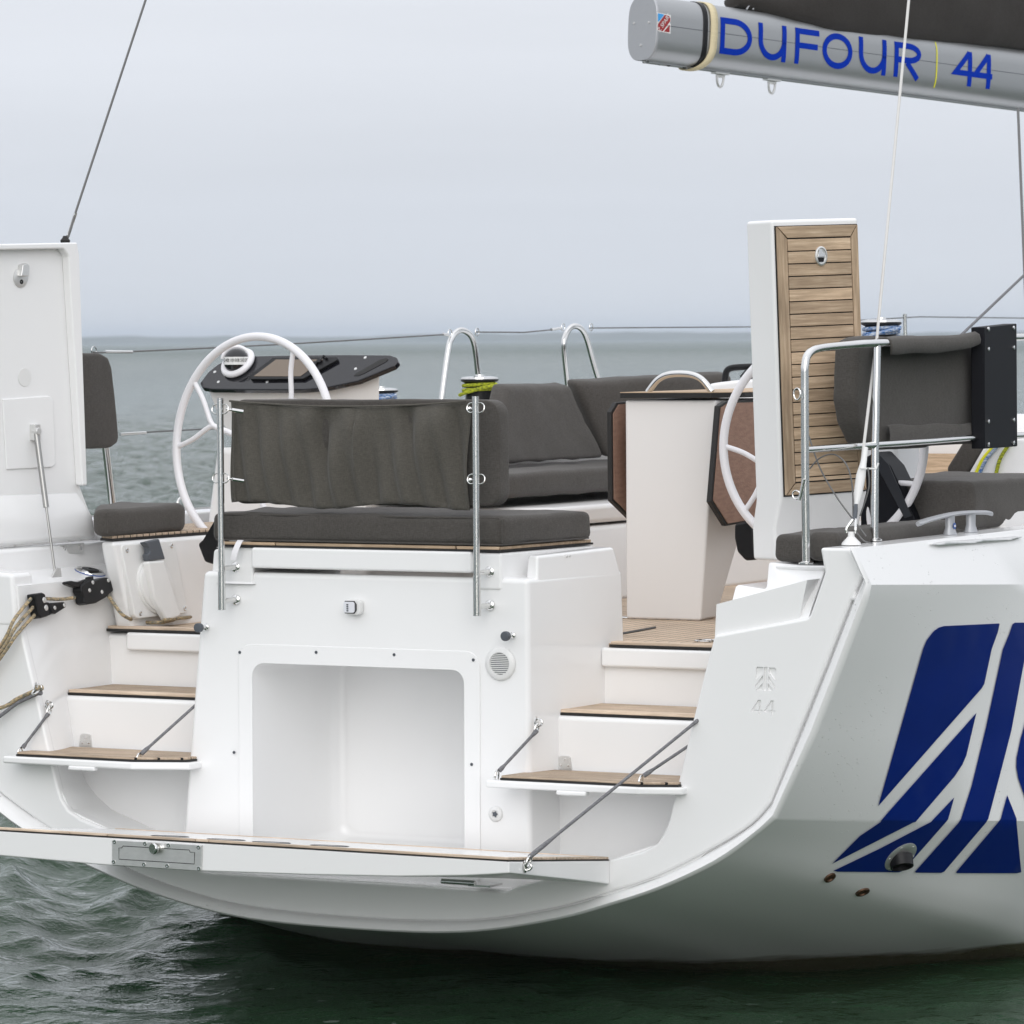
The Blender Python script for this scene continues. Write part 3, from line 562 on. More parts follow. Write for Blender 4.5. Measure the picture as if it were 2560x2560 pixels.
# stainless latch plate on the aft face
pc = [at(*q, Y=PY0 - .003) for q in ((281, 2099), (507, 2112), (505, 2178), (281, 2163))]
lp_ = obj('latch_plate', *g_prism([V(q.x, PY0 - .001, q.z) for q in pc], (0, -.006, 0)), M['steelb'], plat, bevel=.003)
fx = lambda u, v: (pc[0] * (1 - u) * (1 - v) + pc[1] * u * (1 - v) + pc[2] * u * v + pc[3] * (1 - u) * v)
for u, v in ((.03, .08), (.37, .08), (.63, .09), (.96, .1), (.02, .86), (.36, .88), (.62, .88), (.97, .9)):
    q = fx(u, v); obj('screw', *g_lathe([(.0085, 0), (.0085, .0015), (.004, .002), (.0, .0005)], (q.x, PY0 - .007, q.z), (0, -1, 0), 10), M['steel'], lp_)
pt = [(.08, .30), (.11, .30), (.125, .22), (.86, .22), (.87, .30), (.92, .30), (.92, .74), (.08, .74)]
obj('latch_door_seam', *g_tube([V(fx(u, v).x, PY0 - .0072, fx(u, v).z) for u, v in pt], .0016, 5, True), M['black'], lp_)
q = fx(.5, .22); obj('latch_knob', *join(g_lathe([(.014, 0), (.014, .012), (.0, .012)], (q.x + .016, PY0 - .007, q.z), (0, -1, 0), 16), g_lathe([(.004, .010), (.021, .012), (.022, .016), (.022, .026), (.019, .030), (0, .030)], (q.x + .006, PY0 - .007, q.z), (-.25, -1, 0), 22)), M['steel'], lp_)
hx = at(1165, 2212, Y=YT - .03)
obj('platform_hinge', *join(g_cyl((hx.x - .10, YT - .045, .455), (hx.x + .05, YT - .045, .455), .011, n=12), g_box(hx.x + .02, hx.x + .12, YT - .05, YT + .05, .442, .450)), M['steel'], Y_)
# ------------------------------------------------------------------ folding steps
def folding_step(x0, x1, ch, label=None):
    yf, zf = -.205, .872
    zr = lambda y: zf - .012 * (y - yf) / .43
    plan = [(x0, yf), (x1 - ch, yf), (x1, yf + ch * .55), (x1, .222), (x0 + .03, .222), (x0, .10)]
    o = obj('folding_step', *g_prism([V(a, b_, zr(b_) - .030) for a, b_ in plan], (0, 0, .030)), M['gel'], Y_, bevel=.009, seg=3)
    ins = [(x0 + .055, yf + .022), (x1 - ch - .004, yf + .022), (x1 - .024, yf + ch * .55 + .012), (x1 - .024, .20), (x0 + .055, .20)]
    obj('tread_bedding', *g_prism([V(a, b_, zr(b_) + .0006) for a, b_ in ins], (0, 0, .008)), M['rubber'], o)
    ins2 = [(x0 + .058, yf + .025), (x1 - ch - .005, yf + .025), (x1 - .027, yf + ch * .55 + .014), (x1 - .027, .197), (x0 + .058, .197)]
    obj('teak_tread', *g_prism([V(a, b_, zr(b_) + .0085) for a, b_ in ins2], (0, 0, .010)), M['teakx'], o, bevel=.003)
    xm = (x0 + x1) / 2 - .03
    obj('pull_tab', *g_prism([V(xm - .065, yf - .004, zf - .045), V(xm + .065, yf - .004, zf - .045), V(xm + .065, yf + .03, zf - .045), V(xm - .065, yf + .03, zf - .045)], (0, 0, .018)), M['gel'], o, bevel=.007)
    for xh in ((x0 + .125, x1 - .10)):
        hg = obj('hinge', *join(g_prism([V(xh - .034, .229, .868), V(xh + .034, .229, .868), V(xh + .026, .229, .926), V(xh + .018, .229, .932), V(xh - .018, .229, .932), V(xh - .026, .229, .926)], (0, -.005, 0)), g_cyl((xh - .04, .222, .866), (xh + .04, .222, .866), .006, n=10)), M['steelb'], o)
        for a, b_ in ((-.017, .895), (.017, .895), (0, .918)): obj('screw', *g_lathe([(.005, 0), (.005, .001), (.002, .0015), (0, .0005)], (xh + a, .2238, b_), (0, -1, 0), 8), M['steel'], hg)
    return o
folding_step(-1.612, -.76, .21); folding_step(.682, 1.50, .15)
# ------------------------------------------------------------------ eyes, shackles and grey lanyards
def eye(p, nrm, parent=Y_):
    a, u, v = frame_from(nrm)
    e = obj('pad_eye', *join(g_lathe([(.024, 0), (.024, .004), (.018, .006), (0, .006)], p, nrm, 14, sx=.62), g_tube([Vector(p) + a * (.003 + .026 * math.sin(t)) + v * .015 * math.cos(t) for t in np.linspace(0, math.pi, 9)], .004, 7)), M['steel'], parent)
    return e
def shackle(p, d, parent=Y_):
    a, u, v = frame_from(d); p = Vector(p)
    obj('shackle', *g_tube([p + a * (.020 + .022 * math.sin(t)) + u * .014 * math.cos(t) for t in np.linspace(0, 6.283, 14)[:-1]], .0042, 7, True), M['steel'], parent)
def lanyard(a, b_, label, r=.0062, m='rgrey', name='lanyard', cat='rope', knots=True, sag=.0, mid=()):
    a, b_ = Vector(a), Vector(b_); pts = [a] + [Vector(q) for q in mid] + [b_]
    if not mid and sag: pts = [a, a.lerp(b_, .5) + V(0, 0, -sag), b_]
    P_ = smooth(pts, 10) if len(pts) > 2 else [a.lerp(b_, i / 14) for i in range(15)]
    nn = len(P_); rs = [r * (1.0 + (.5 if (knots and (min(i, nn - 1 - i) < 2)) else 0) + .04 * math.sin(i * 2.3)) for i in range(nn)]
    return tag(obj(name, *g_tube(P_, r, 9, rs=rs), M[m]), label, cat, {'lanyard': 'grey lanyards at the stern', 'control_line': 'control lines on the left wall', 'sheet': 'sheets on the far right coaming'}.get(name))
pe = at(1312, 2166, X=PW + .002); eye(pe, (1, 0, 0), plat); shackle(pe + V(.008, 0, 0), (.25, .3, .9))
we = at(1790, 1764, X=1.585); eye(we, (-1, 0, 0))
lanyard(pe + V(.015, .01, .035), we, 'grey lanyard slanting up from the right end of the swim platform')
def flap_ropes():
    e = at(1340, 1806, X=.79); eye(e, (1, 0, 0)); shackle(e + V(.012, -.005, -.005), (-.2, -.3, -.9)); f_ = at(1240, 1940, Y=-.16); shackle(f_ + V(0, 0, -.02), (.1, .1, 1))
    lanyard(f_ + V(.01, .01, .02), e + V(.015, -.02, -.03), 'grey lanyard from centre block to the left corner of the right folding step')
    f_ = at(1600, 1953, Y=-.16); shackle(f_ + V(0, 0, -.02), (.1, .1, 1)); e = at(1790, 1819, X=1.585); eye(e, (-1, 0, 0))
    lanyard(f_ + V(.01, .01, .02), e, 'short grey lanyard at the right corner of the right folding step')
    e = at(118, 1764, X=-1.495); eye(e, (1, 0, .1)); shackle(e + V(.015, 0, -.005), (-.1, -.3, -.9)); f_ = at(48, 1882, Y=-.15); shackle(f_ + V(0, 0, -.02), (.1, .1, 1))
    lanyard(f_ + V(.01, .01, .02), e + V(.02, -.02, -.03), 'short grey lanyard at the left corner of the left folding step')
    f_ = at(345, 1897, Y=-.15); shackle(f_ + V(0, 0, -.02), (.1, .1, 1)); e = at(512, 1742, X=-.79); eye(e, (-1, 0, 0))
    lanyard(f_ + V(.01, .01, .02), e, 'grey lanyard from the left folding step disappearing behind the centre block')
flap_ropes()
# ------------------------------------------------------------------ port side of the stern: ledge, coaming, pump panel
obj('helm_seat_base', *g_loft([[V(-2.05, 1.20, 1.34), V(-1.80, 1.08, 1.34), V(-1.58, .61, 1.34), V(-1.49, .60, 1.34), V(-1.42, 1.9, 1.34), V(-2.05, 1.9, 1.34)], [V(-2.05, 1.15, 1.735), V(-1.80, 1.02, 1.735), V(-1.585, .50, 1.735), V(-1.50, .47, 1.735), V(-1.42, 1.9, 1.735), V(-2.05, 1.9, 1.735)]]), M['gel'], Y_, bevel=.02)
obj('helm_seat_base', *g_loft([[V(2.05, .70, 1.0), V(1.62, .70, 1.0), V(1.60, .75, 1.0), V(1.5, 1.9, 1.0), V(2.05, 1.9, 1.0)], [V(2.09, .06, 1.72), V(1.80, .06, 1.72), V(1.76, .55, 1.72), V(1.55, 1.9, 1.72), V(2.09, 1.9, 1.72)]]), M['gel'], Y_, bevel=.02)
obj('hinge_coaming', *g_prism([V(-2.2, -.07, 1.50), V(-1.775, -.07, 1.50), V(-1.80, -.07, 1.715), V(-2.2, -.07, 1.715)], (0, 1.0, 0)), M['gel'], Y_, bevel=.02)
obj('coaming_pad', *g_prism([V(-2.0, -.085, 1.40), V(-1.615, -.085, 1.40), V(-1.635, -.085, 1.625), V(-2.0, -.085, 1.64)], (0, .15, 0)), M['gel'], Y_, bevel=.02)
obj('seat_edge_strip', *g_prism([V(-1.515, .49, 1.7365), V(-1.44, 1.86, 1.7365), V(-1.9, 1.86, 1.7365), V(-1.9, 1.15, 1.7365), V(-1.60, .52, 1.7365)], (0, 0, .010)), M['rubber'], Y_)
obj('seat_teak', *g_prism([V(-1.52, .495, 1.7466), V(-1.445, 1.855, 1.7466), V(-1.89, 1.855, 1.7466), V(-1.89, 1.16, 1.7466), V(-1.60, .53, 1.7466)], (0, 0, .012)), M['teakx'], Y_, bevel=.003)
# starboard stepped coaming behind the quarter panel
def q3(l): return [at(a, b_, Y=c_) for a, b_, c_ in l]
Bt = q3([(2064, 1419, .09), (1925, 1406, .09), (1921, 1410, .09), (1916, 1468, .085), (1911, 1473, .085), (1845, 1462, .085), (1838, 1468, .085), (1818, 1560, .0), (1796, 1592, -.075), (2019, 1548, -.075)])
obj('stepped_coaming', *join(g_prism(Bt, (0, .30, -.0))), M['gel'], Y_, bevel=.014)
obj('side_deck', *g_prism([V(2.098, YT + .02, 1.60), V(2.205, YT + .02, 1.60), V(2.205, YT + .02, 1.797), V(2.06, YT + .02, 1.797)], (0, 6.5, 0)), M['gel'], Y_, bevel=.012)
obj('side_deck', *g_prism([V(-2.098, YT + .02, 1.60), V(-2.205, YT + .02, 1.60), V(-2.205, YT + .02, 1.797), V(-2.04, YT + .02, 1.797)], (0, 6.5, 0)), M['gel'], Y_, bevel=.012)
# pump panel
PX = lambda y: -1.496 + .060 * (y - .52)
def pp(px_, py_):
    n = Vector((1, -.060, .09)).normalized(); return atp(px_, py_, V(-1.478, .60, 1.5), n)
nP = Vector((1, -.06, .09)).normalized()
corner = [pp(297, 1362), pp(432, 1351), pp(467, 1533), pp(335, 1548)]
def bil(c, u, v): return c[0] * (1 - u) * (1 - v) + c[1] * u * (1 - v) + c[2] * u * v + c[3] * (1 - u) * v
rr_ = [bil(corner, a, b_) for a, b_ in rrect(0, 1, 0, 1, .07, 4)]
pump = obj('pump_panel', *g_prism([p + nP * -.02 for p in rr_], nP * .03), M['whitep'], Y_, bevel=.006)
for u, v in ((.09, .08), (.92, .07), (.94, .93), (.1, .93)):
    obj('screw', *g_lathe([(.011, 0), (.011, .003), (.007, .005), (.003, .003)], bil(corner, u, v) + nP * .010, nP, 12), M['steel'], pump)
cc = bil(corner, .47, .60); eu = (corner[1] - corner[0]).normalized(); ev = (corner[3] - corner[0]).normalized()
L_ = lambda u, v, h: cc + eu * u + ev * v + nP * h
obj('pump_disc', *g_loft([[L_(.125 * k * math.cos(t), .125 * k * math.sin(t), h) for t in np.linspace(0, 6.283, 33)[:-1]] for k, h in ((1, .008), (1, .016), (.96, .020), (.92, .020), (.92, .027), (.85, .03))]), M['whitep'], pump)
obj('pump_handle', *g_loft([[L_(a, b_, h) for a, b_ in ((-.075, -.115), (.045, -.115), (.085, .14), (-.025, .155), (-.08, .05))] for h in (.02, .058)]), M['whitep'], pump, bevel=.012)
obj('handle_grip', *g_loft([[L_(a, b_, h) for a, b_ in ((-.068, -.20), (.04, -.21), (.055, -.117), (-.065, -.117), (-.065, -.145), (-.045, -.155), (-.045, -.175))] for h in (.022, .055)]), M['greyp'], pump, bevel=.006)
# filler cap on the ledge
fc = at(225, 1431, X=-1.70); fn = V(.25, 0, 1).normalized(); fc = atp(225, 1431, V(-1.62, 0, 1.5745), fn); fcap = obj('filler_cap', *g_lathe([(.066, 0), (.066, .006), (.060, .012), (.036, .013), (.034, .010)], fc, fn, 30), M['steel'], Y_, sharp=50)
obj('cap_insert', *g_lathe([(.038, .010), (.038, .015), (.030, .0165), (.012, .0165), (.009, .012), (0, .012)], fc, fn, 24), M['black'], fcap)
obj('cap_gasket', *g_lathe([(.067, -.0005), (.068, .0015), (.067, .0035)], fc, fn, 30), M['label'], fcap)
# rope fittings on the port wall, whose face is near X = -1.6
nW = Vector((1, 0, .12)).normalized(); w0 = V(-1.60, .0, 1.45)
def pw(px_, py_, h=0.0): return atp(px_, py_, w0 + nW * h, nW)
def plate(name, pl, h0, h1, m, parent=Y_, bev=.004): return obj(name, *g_prism([pw(a, b_) + nW * h0 for a, b_ in pl], nW * (h1 - h0)), m, parent, bevel=bev)
sx_, sy_ = 300 / 1932, 1380
def c6(l): return [(a * sx_, sy_ + b_ * sx_) for a, b_ in l]
cl = plate('rope_clutch', c6([(1160, 560), (1250, 480), (1330, 450), (1390, 480), (1460, 450), (1540, 425), (1590, 425), (1640, 480), (1695, 580), (1690, 630), (1560, 750), (1400, 840), (1260, 865), (1210, 840), (1200, 740), (1160, 650)]), .0, .05, M['black'], bev=.008)
obj('clutch_lever', *g_prism([pw(a, b_) + nW * .012 for a, b_ in c6([(950, 520), (960, 490), (1030, 475), (1120, 495), (1190, 490), (1290, 445), (1330, 460), (1260, 560), (1180, 600), (1080, 575), (990, 545)])], nW * .028), M['black'], cl, bevel=.006)
obj('clutch_lever', *g_prism([pw(a, b_) + nW * .012 for a, b_ in c6([(1325, 415), (1385, 398), (1390, 480), (1330, 475)])], nW * .028), M['black'], cl, bevel=.004)
for a, b_ in ((1340, 508), (1590, 475), (1288, 635), (1487, 660)):
    p = pw(*c6([(a, b_)])[0]) + nW * .05; obj('rivet', *g_lathe([(.009, 0), (.008, .002), (.003, .002), (.003, 0)], p, nW, 10), M['steelb'], cl)
fl2 = plate('rope_fairlead', c6([(420, 690), (540, 668), (590, 690), (650, 1010), (640, 1050), (520, 1085), (485, 1030)]), .0, .045, M['black'], bev=.007)
for a, b_ in ((573, 790), (603, 915)):
    p = pw(*c6([(a, b_)])[0]) + nW * .045; obj('rivet', *g_lathe([(.013, 0), (.012, .002), (.004, .003), (.003, 0)], p, nW, 12), M['steelb'], fl2)
cb = plate('cheek_block', c6([(720, 830), (940, 812), (975, 850), (970, 900), (800, 1010), (740, 1000), (710, 920)]), .0, .032, M['black'], bev=.006)
p = pw(*c6([(690, 925)])[0]); obj('sheave', *g_lathe([(.028, .004), (.020, .012), (.020, .018), (.028, .026)], p + eu * 0, nW, 20), M['black'], cb)
for a, b_ in ((783, 910), (937, 867)):
    p = pw(*c6([(a, b_)])[0]) + nW * .032; obj('rivet', *g_lathe([(.009, 0), (.008, .002), (.003, .002), (.003, 0)], p, nW, 10), M['steelb'], cb)
hgt = .022
lanyard(pw(*c6([(1200, 735)])[0], hgt), pw(*c6([(590, 740)])[0], hgt), 'tan rope running between rope clutch and fairlead on the left wall', r=.0075, m='rtan', name='control_line', knots=False, mid=[pw(*c6([(980, 760)])[0], hgt), pw(*c6([(750, 750)])[0], hgt)])
for k_, (a0, a1, lab) in enumerate((((500, 750), (0, 1520), 'upper of three tan ropes fanning down from the fairlead'), ((540, 880), (0, 1620), 'middle of three tan ropes fanning down from the fairlead'), ((560, 1010), (0, 1715), 'lowest of three tan ropes fanning down from the fairlead'))):
    A_ = pw(*c6([a0])[0], hgt); mid_ = at(*c6([((a0[0] + a1[0]) * .5 - 20, (a0[1] + a1[1]) * .5 - (50 - 15 * k_))])[0], Y=-.13); B_ = at(*c6([a1])[0], Y=-.15); C_ = at(-130, 1790 + 12 * k_, Y=-.14)
    lanyard(A_, C_, lab, r=.0075, m='rtan', name='control_line', knots=False, mid=[mid_, B_])
obj('pad_block', *g_lathe([(.03, 0), (.03, .03), (.02, .035), (0, .035)], at(-135, 1800, Y=-.088), (0, -1, 0), 14), M['black'], Y_)
lanyard(pw(262, 1475, .02), at(490, 1540, Z=FZ + .032), 'loose tan rope tail curling from rope clutch onto the teak floor', r=.0075, m='rtan', name='rope_tail', knots=False,
        mid=[at(282, 1505, X=-1.53), at(308, 1538, X=-1.455), at(345, 1553, Z=FZ + .036), at(400, 1556, Z=FZ + .032), at(440, 1547, Z=FZ + .032), at(410, 1550, Z=FZ + .044), at(470, 1543, Z=FZ + .036)])
e = at(90, 1720, X=-1.50); eye(e, nW); shackle(e + nW * .012, (-.1, -.6, -.5))
lanyard(e + nW * .03, at(-130, 1800, Y=-.13), 'tan rope leading left from the eye low on the left wall', r=.0085, m='rtan', name='control_line', mid=[at(45, 1746, Y=-.11), at(0, 1770, Y=-.13)])
lanyard(e + nW * .025 + V(0, 0, -.02), at(-110, 1865, Y=-.13), 'dark grey rope leading left from the eye low on the left wall', r=.008, m='rgrey', name='control_line', mid=[at(45, 1757, Y=-.11), at(0, 1790, Y=-.13)])
# ------------------------------------------------------------------ port locker lid, standing open with its inside to us
aP = rad(10); uP = V(math.sin(aP), math.cos(aP), .012).normalized(); nL = uP.cross(V(0, 0, 1)).normalized(); pL = at(246, 1352, X=-1.76)
def pl(px_, py_, h=0.0): return atp(px_, py_, pL + nL * h, nL)
lidp = obj('locker_lid', *g_prism([pl(a, b_, .045) - nL * .045 for a, b_ in ((-160, 614), (193, 607), (199, 640), (219, 1214), (243, 1278), (247, 1352), (-160, 1388))], nL * -.05), M['gel'], Y_, bevel=.010)
obj('lid_rim', *g_prism([pl(a, b_, .045) - nL * .045 for a, b_ in ((-160, 613), (194, 606), (200, 640), (219, 1214), (207, 1214), (172, 640), (160, 622), (-160, 628))], nL * .045), M['gel'], lidp, bevel=.008)
obj('lid_pad', *g_prism([pl(a, b_) for a, b_ in ((4, 998), (120, 990), (130, 1000), (136, 1160), (128, 1168), (14, 1174))], nL * .008), M['gel'], lidp, bevel=.005)
obj('lid_bulge', *g_loft([[pl(a, b_, -.002) for a, b_ in ((-160, 1240), (190, 1228), (232, 1290), (240, 1348), (-160, 1382))], [pl(a, b_, .035) for a, b_ in ((-160, 1290), (10, 1288), (205, 1276), (222, 1340), (-160, 1370))]]), M['gel'], lidp, bevel=.012)
lc = pl(51, 694, .001)
lat = obj('lid_latch', *g_loft([[lc + uP * .042 * k * math.cos(t) + V(0, 0, 1) * .042 * k * 1.0 * math.sin(t) + nL * h for t in np.linspace(0, 6.283, 25)[:-1]] for k, h in ((1, 0), (1, .004), (.9, .006))]), M['steelb'], lidp)
obj('latch_body', *g_prism([lc + uP * a + V(0, 0, b_) for a, b_ in ((-.024, .005), (.024, .005), (.028, .052), (.012, .062), (-.012, .055))], nL * .03), M['steelb'], lat, bevel=.004)
obj('key_hole', *g_lathe([(.010, .005), (.010, .0075), (.004, .008), (0, .004)], lc + V(0, 0, -.018), nL, 12), M['black'], lat)
s0 = pl(90, 1078, .03); s1 = pl(114, 1270, .03); s2 = at(137, 1428, X=-1.69)
s1 = s0.lerp(s2, .545)
strut = obj('gas_strut', *g_cyl(s0, s1, .0125, n=16), M['steeld'], Y_); obj('rod', *g_cyl(s1, s2, .0055, n=12), M['steeld'], strut)
obj('end_bracket', *join(g_box(s0.x - .03, s0.x + .004, s0.y - .012, s0.y + .030, s0.z - .04, s0.z + .03), g_lathe([(.016, -.01), (.016, .02), (0, .02)], s0, nL, 12)), M['steelb'], strut, bevel=.003)
obj('end_bracket', *join(g_prism([s2 + V(.0, -.05, -.042), s2 + V(.0, .04, -.042), s2 + V(0, .03, .01), s2 + V(0, .005, .015)], (.01, 0, 0)), g_box(s2.x - .05, s2.x + .05, s2.y - .05, s2.y + .03, s2.z - .046, s2.z - .04)), M['steelb'], strut)
for px_, py_ in ((12, 1386), (178, 1370)):
    c = pl(px_, py_, -.01); hg = obj('lid_hinge', *g_prism([c + uP * a + V(0, 0, b_) for a, b_ in ((-.075, -.024), (.075, -.024), (.075, .018), (-.075, .018))], nL * .006), M['steelb'], Y_, bevel=.002)
    for a in (-.05, .05): obj('screw', *g_lathe([(.011, 0), (.010, .003), (.004, .003), (.003, .0)], c + uP * a + nL * .006, nL, 10), M['steel'], hg)
for px_, py_ in ((37, 1362), (172, 1350), (202, 1347)): obj('screw', *g_lathe([(.008, 0), (.007, .004), (0, .004)], pl(px_, py_, .0), nL, 8), M['steelb'], lidp)
sp_ = pl(62, 943, .002); obj('round_plug', *g_lathe([(.04, -.001), (.039, .0), (0, .0)], sp_, nL, 22), M['whitep'], lidp)
# ------------------------------------------------------------------ starboard locker lid with its teak face to us
aS = rad(27); uS = V(math.sin(aS), math.cos(aS), .030).normalized(); pS = at(1945, 1246, Y=.42)
vS = V(-.012, .0, 1.0); vS = (vS - uS * vS.dot(uS)).normalized(); nS = uS.cross(vS).normalized()
MS = Matrix(((uS.x, vS.x, nS.x, pS.x), (uS.y, vS.y, nS.y, pS.y), (uS.z, vS.z, nS.z, pS.z), (0, 0, 0, 1))); MSi = MS.inverted()
def ls(px_, py_, h=0.0): return MSi @ atp(px_, py_, pS + nS * h, nS)     # lid-local u, v of a point on its face
tl, tr, brr = ls(1935, 565), ls(2146, 556), ls(2153, 1236)
W0, W1, Ht = tl.x, (tr.x + brr.x) / 2 + .005, tl.y
TH = .165
body = [(W0 - .012, .0), (W1 + .008, .0), (W1 + .008, Ht + .024), (W0 - .012, Ht + .024)]
lowz = ls(1922, 1406).y
prof_ = [(0, Ht + .024), (0, -.002), (-.050, -.115), (-.050, lowz), (-TH - .03, lowz), (-TH - .03, -.12), (-TH, -.01), (-TH, Ht + .024)]
lids = obj('locker_lid', *g_loft([[V(x_, v_, h_) for h_, v_ in prof_] for x_ in (W0 - .012, W1 + .012)]), M['gel'], Y_, bevel=.014, seg=4, Mx=MS)
WLOC[lids] = pS
obj('teak_bedding', *g_prism([V(W0, .004, .0005), V(W1, .004, .0005), V(W1, Ht, .0005), V(W0, Ht, .0005)], (0, 0, .004)), M['rubber'], lids, Mx=Matrix())
def plank(poly, nm='teak_plank'):
    c = sum((Vector((a, b_, 0)) for a, b_ in poly), Vector()) / len(poly)
    ver = (max(a for a, b_ in poly) - min(a for a, b_ in poly)) < (max(b_ for a, b_ in poly) - min(b_ for a, b_ in poly))
    R_ = Matrix.Rotation(rad(90), 4, 'Z') if ver else Matrix()
    Mx = Matrix.Translation(c) @ R_; inv = Mx.inverted()
    return obj(nm, *g_prism([inv @ V(a, b_, .0045) for a, b_ in poly], (0, 0, .0085 + random.random() * .001)), M['teak'], lids, Mx=Mx, bevel=.0015, seg=1)
bd, gp = .052, .0035
plank([(W0 + gp, .006 + gp), (W0 + bd, .006 + bd), (W0 + bd, Ht - bd), (W0 + gp, Ht - gp)], 'border_plank')
plank([(W1 - .038, .006 + bd), (W1 - gp, .006 + gp), (W1 - gp, Ht - gp), (W1 - .038, Ht - bd)], 'border_plank')
plank([(W0 + gp * 2.2, Ht - gp), (W0 + bd + gp, Ht - bd + gp), (W1 - .038 - gp, Ht - bd + gp), (W1 - gp * 2.2, Ht - gp)], 'border_plank')
plank([(W0 + gp * 2.2, .006 + gp), (W1 - gp * 2.2, .006 + gp), (W1 - .038 - gp, .006 + bd - gp), (W0 + bd + gp, .006 + bd - gp)], 'border_plank')
y0_ = .006 + bd + .018; ph = (Ht - bd - y0_) / 19
plank([(W0 + bd + gp, .006 + bd + .002), (W1 - .038 - gp, .006 + bd + .002), (W1 - .038 - gp, y0_ - .002), (W0 + bd + gp, y0_ - .002)])
for k in range(19):
    plank([(W0 + bd + gp, y0_ + k * ph + .002), (W1 - .038 - gp, y0_ + k * ph + .002), (W1 - .038 - gp, y0_ + (k + 1) * ph - .002), (W0 + bd + gp, y0_ + (k + 1) * ph - .002)])
lc = ls(2046, 640); E_ = lambda k, h: [V(lc.x + .030 * k * math.cos(t), lc.y + .038 * k * math.sin(t), h) for t in np.linspace(0, 6.283, 29)[:-1]]
ll = obj('lid_latch', *g_loft([E_(1, .013), E_(1, .019), E_(.85, .021), E_(.82, .016), E_(.5, .0155)]), M['steelb'], lids, Mx=Matrix())
obj('latch_tongue', *g_prism([V(lc.x + a, lc.y + b_, .0165) for a, b_ in ((-.018, -.004), (.018, -.004), (.016, .012), (.004, .012), (.004, .024), (-.012, .024), (-.012, .012), (-.016, .010))], (0, 0, .004)), M['steel'], lids, Mx=Matrix(), bevel=.001)
obj('latch_hole', *g_prism([V(lc.x + a, lc.y + b_, .0158) for a, b_ in ((-.016, -.006), (.016, -.006), (.012, -.024), (-.012, -.024))], (0, 0, .0012)), M['black'], lids, Mx=Matrix())
# ------------------------------------------------------------------ steering wheels
def wheel(c, R_, yaw, tilt, forks):
    n = V(math.sin(yaw) * math.cos(tilt), -math.cos(yaw) * math.cos(tilt), math.sin(tilt)).normalized()
    u = V(math.cos(yaw), math.sin(yaw), 0); v = n.cross(u); v = -v if v.z < 0 else v
    c = Vector(c); P_ = lambda r, a, h=0: c + (u * math.cos(rad(a)) + v * math.sin(rad(a))) * r + n * h
    root = empty('steering_wheel', c, Y_)
    obj('rim', *g_tube([P_(R_, a) for a in np.linspace(0, 360, 97)[:-1]], .0185, 14, True), M['wheelw'], root)
    obj('hub', *g_lathe([(.05, -.03), (.055, .0), (.045, .025), (.0, .035)], c + n * -.03, n, 24), M['wheelw'], root)
    for f in forks:
        A_ = P_(.05, f, -.03); B_ = P_(R_ * .58, f, -.012)
        sp = obj('spoke', *g_tube([A_.lerp(B_, i / 6) for i in range(7)], .0135, 12, rs=[.0135] * 6 + [.0125]), M['wheelw'], root)
        for d in (-19, 19):
            E0 = P_(R_ * .54, f, -.014); E1 = P_(R_ * .62, f + d * .12, -.012); E2 = P_(R_ * .80, f + d * .75, -.005); E3 = P_(R_ - .004, f + d, 0)
            obj('spoke_fork', *g_tube(smooth([E0, E1, E2, E3], 6), .0115, 12, rs=[.0125] * 4 + [.0115] * 14 + [.0150]), M['wheelw'], sp)
    return root
wp = at(633, 1111, X=-1.30); ws = at(2057, 1112, X=1.30)
wheel(wp, .478, rad(-12), rad(4), (163, 43, 283)); wheel(ws, .455, rad(2), rad(4), (200, 320, 80))
# ------------------------------------------------------------------ port helm console
nC = V(-.10, -.74, .66).normalized(); pC = at(499, 962, Y=1.93)
def co_(px_, py_, h=0.0): return atp(px_, py_, pC + nC * h, nC)
cs = empty('helm_console', (-1.3, 1.9, FZ), Y_)
outl = [(499, 958), (520, 930), (545, 910), (580, 894), (640, 889), (748, 887), (860, 886), (975, 887), (992, 893), (995, 904), (985, 915), (895, 952), (820, 968), (757, 974), (640, 974), (530, 973), (505, 969)]
obj('instrument_plate', *g_prism([co_(a, b_) for a, b_ in outl], nC * -.028), M['blackg'], cs, bevel=.006)
bA = [co_(a, b_, -.0285) for a, b_ in ((516, 966), (560, 905), (760, 892), (930, 893), (950, 925), (885, 948), (757, 968), (600, 968))]
cxm = sum(bA, Vector()) / len(bA)
bB = [V(cxm.x + (p.x - cxm.x) * .92, cxm.y + .05 + (p.y - cxm.y) * .9, 2.235 + (p.z - cxm.z) * .25) for p in bA]
bC = [V(cxm.x + .05 + (p.x - cxm.x) * .62, cxm.y + .10 + (p.y - cxm.y) * 1.2, 1.95 + (p.z - cxm.z) * .2) for p in bA]
bD = [V(cxm.x + .05 + (p.x - cxm.x) * .6, cxm.y + .10 + (p.y - cxm.y) * 1.4, FZ + .009) for p in bA]
obj('pedestal', *g_loft([bA, bB, bC, bD]), M['gelin'], cs, bevel=.01)
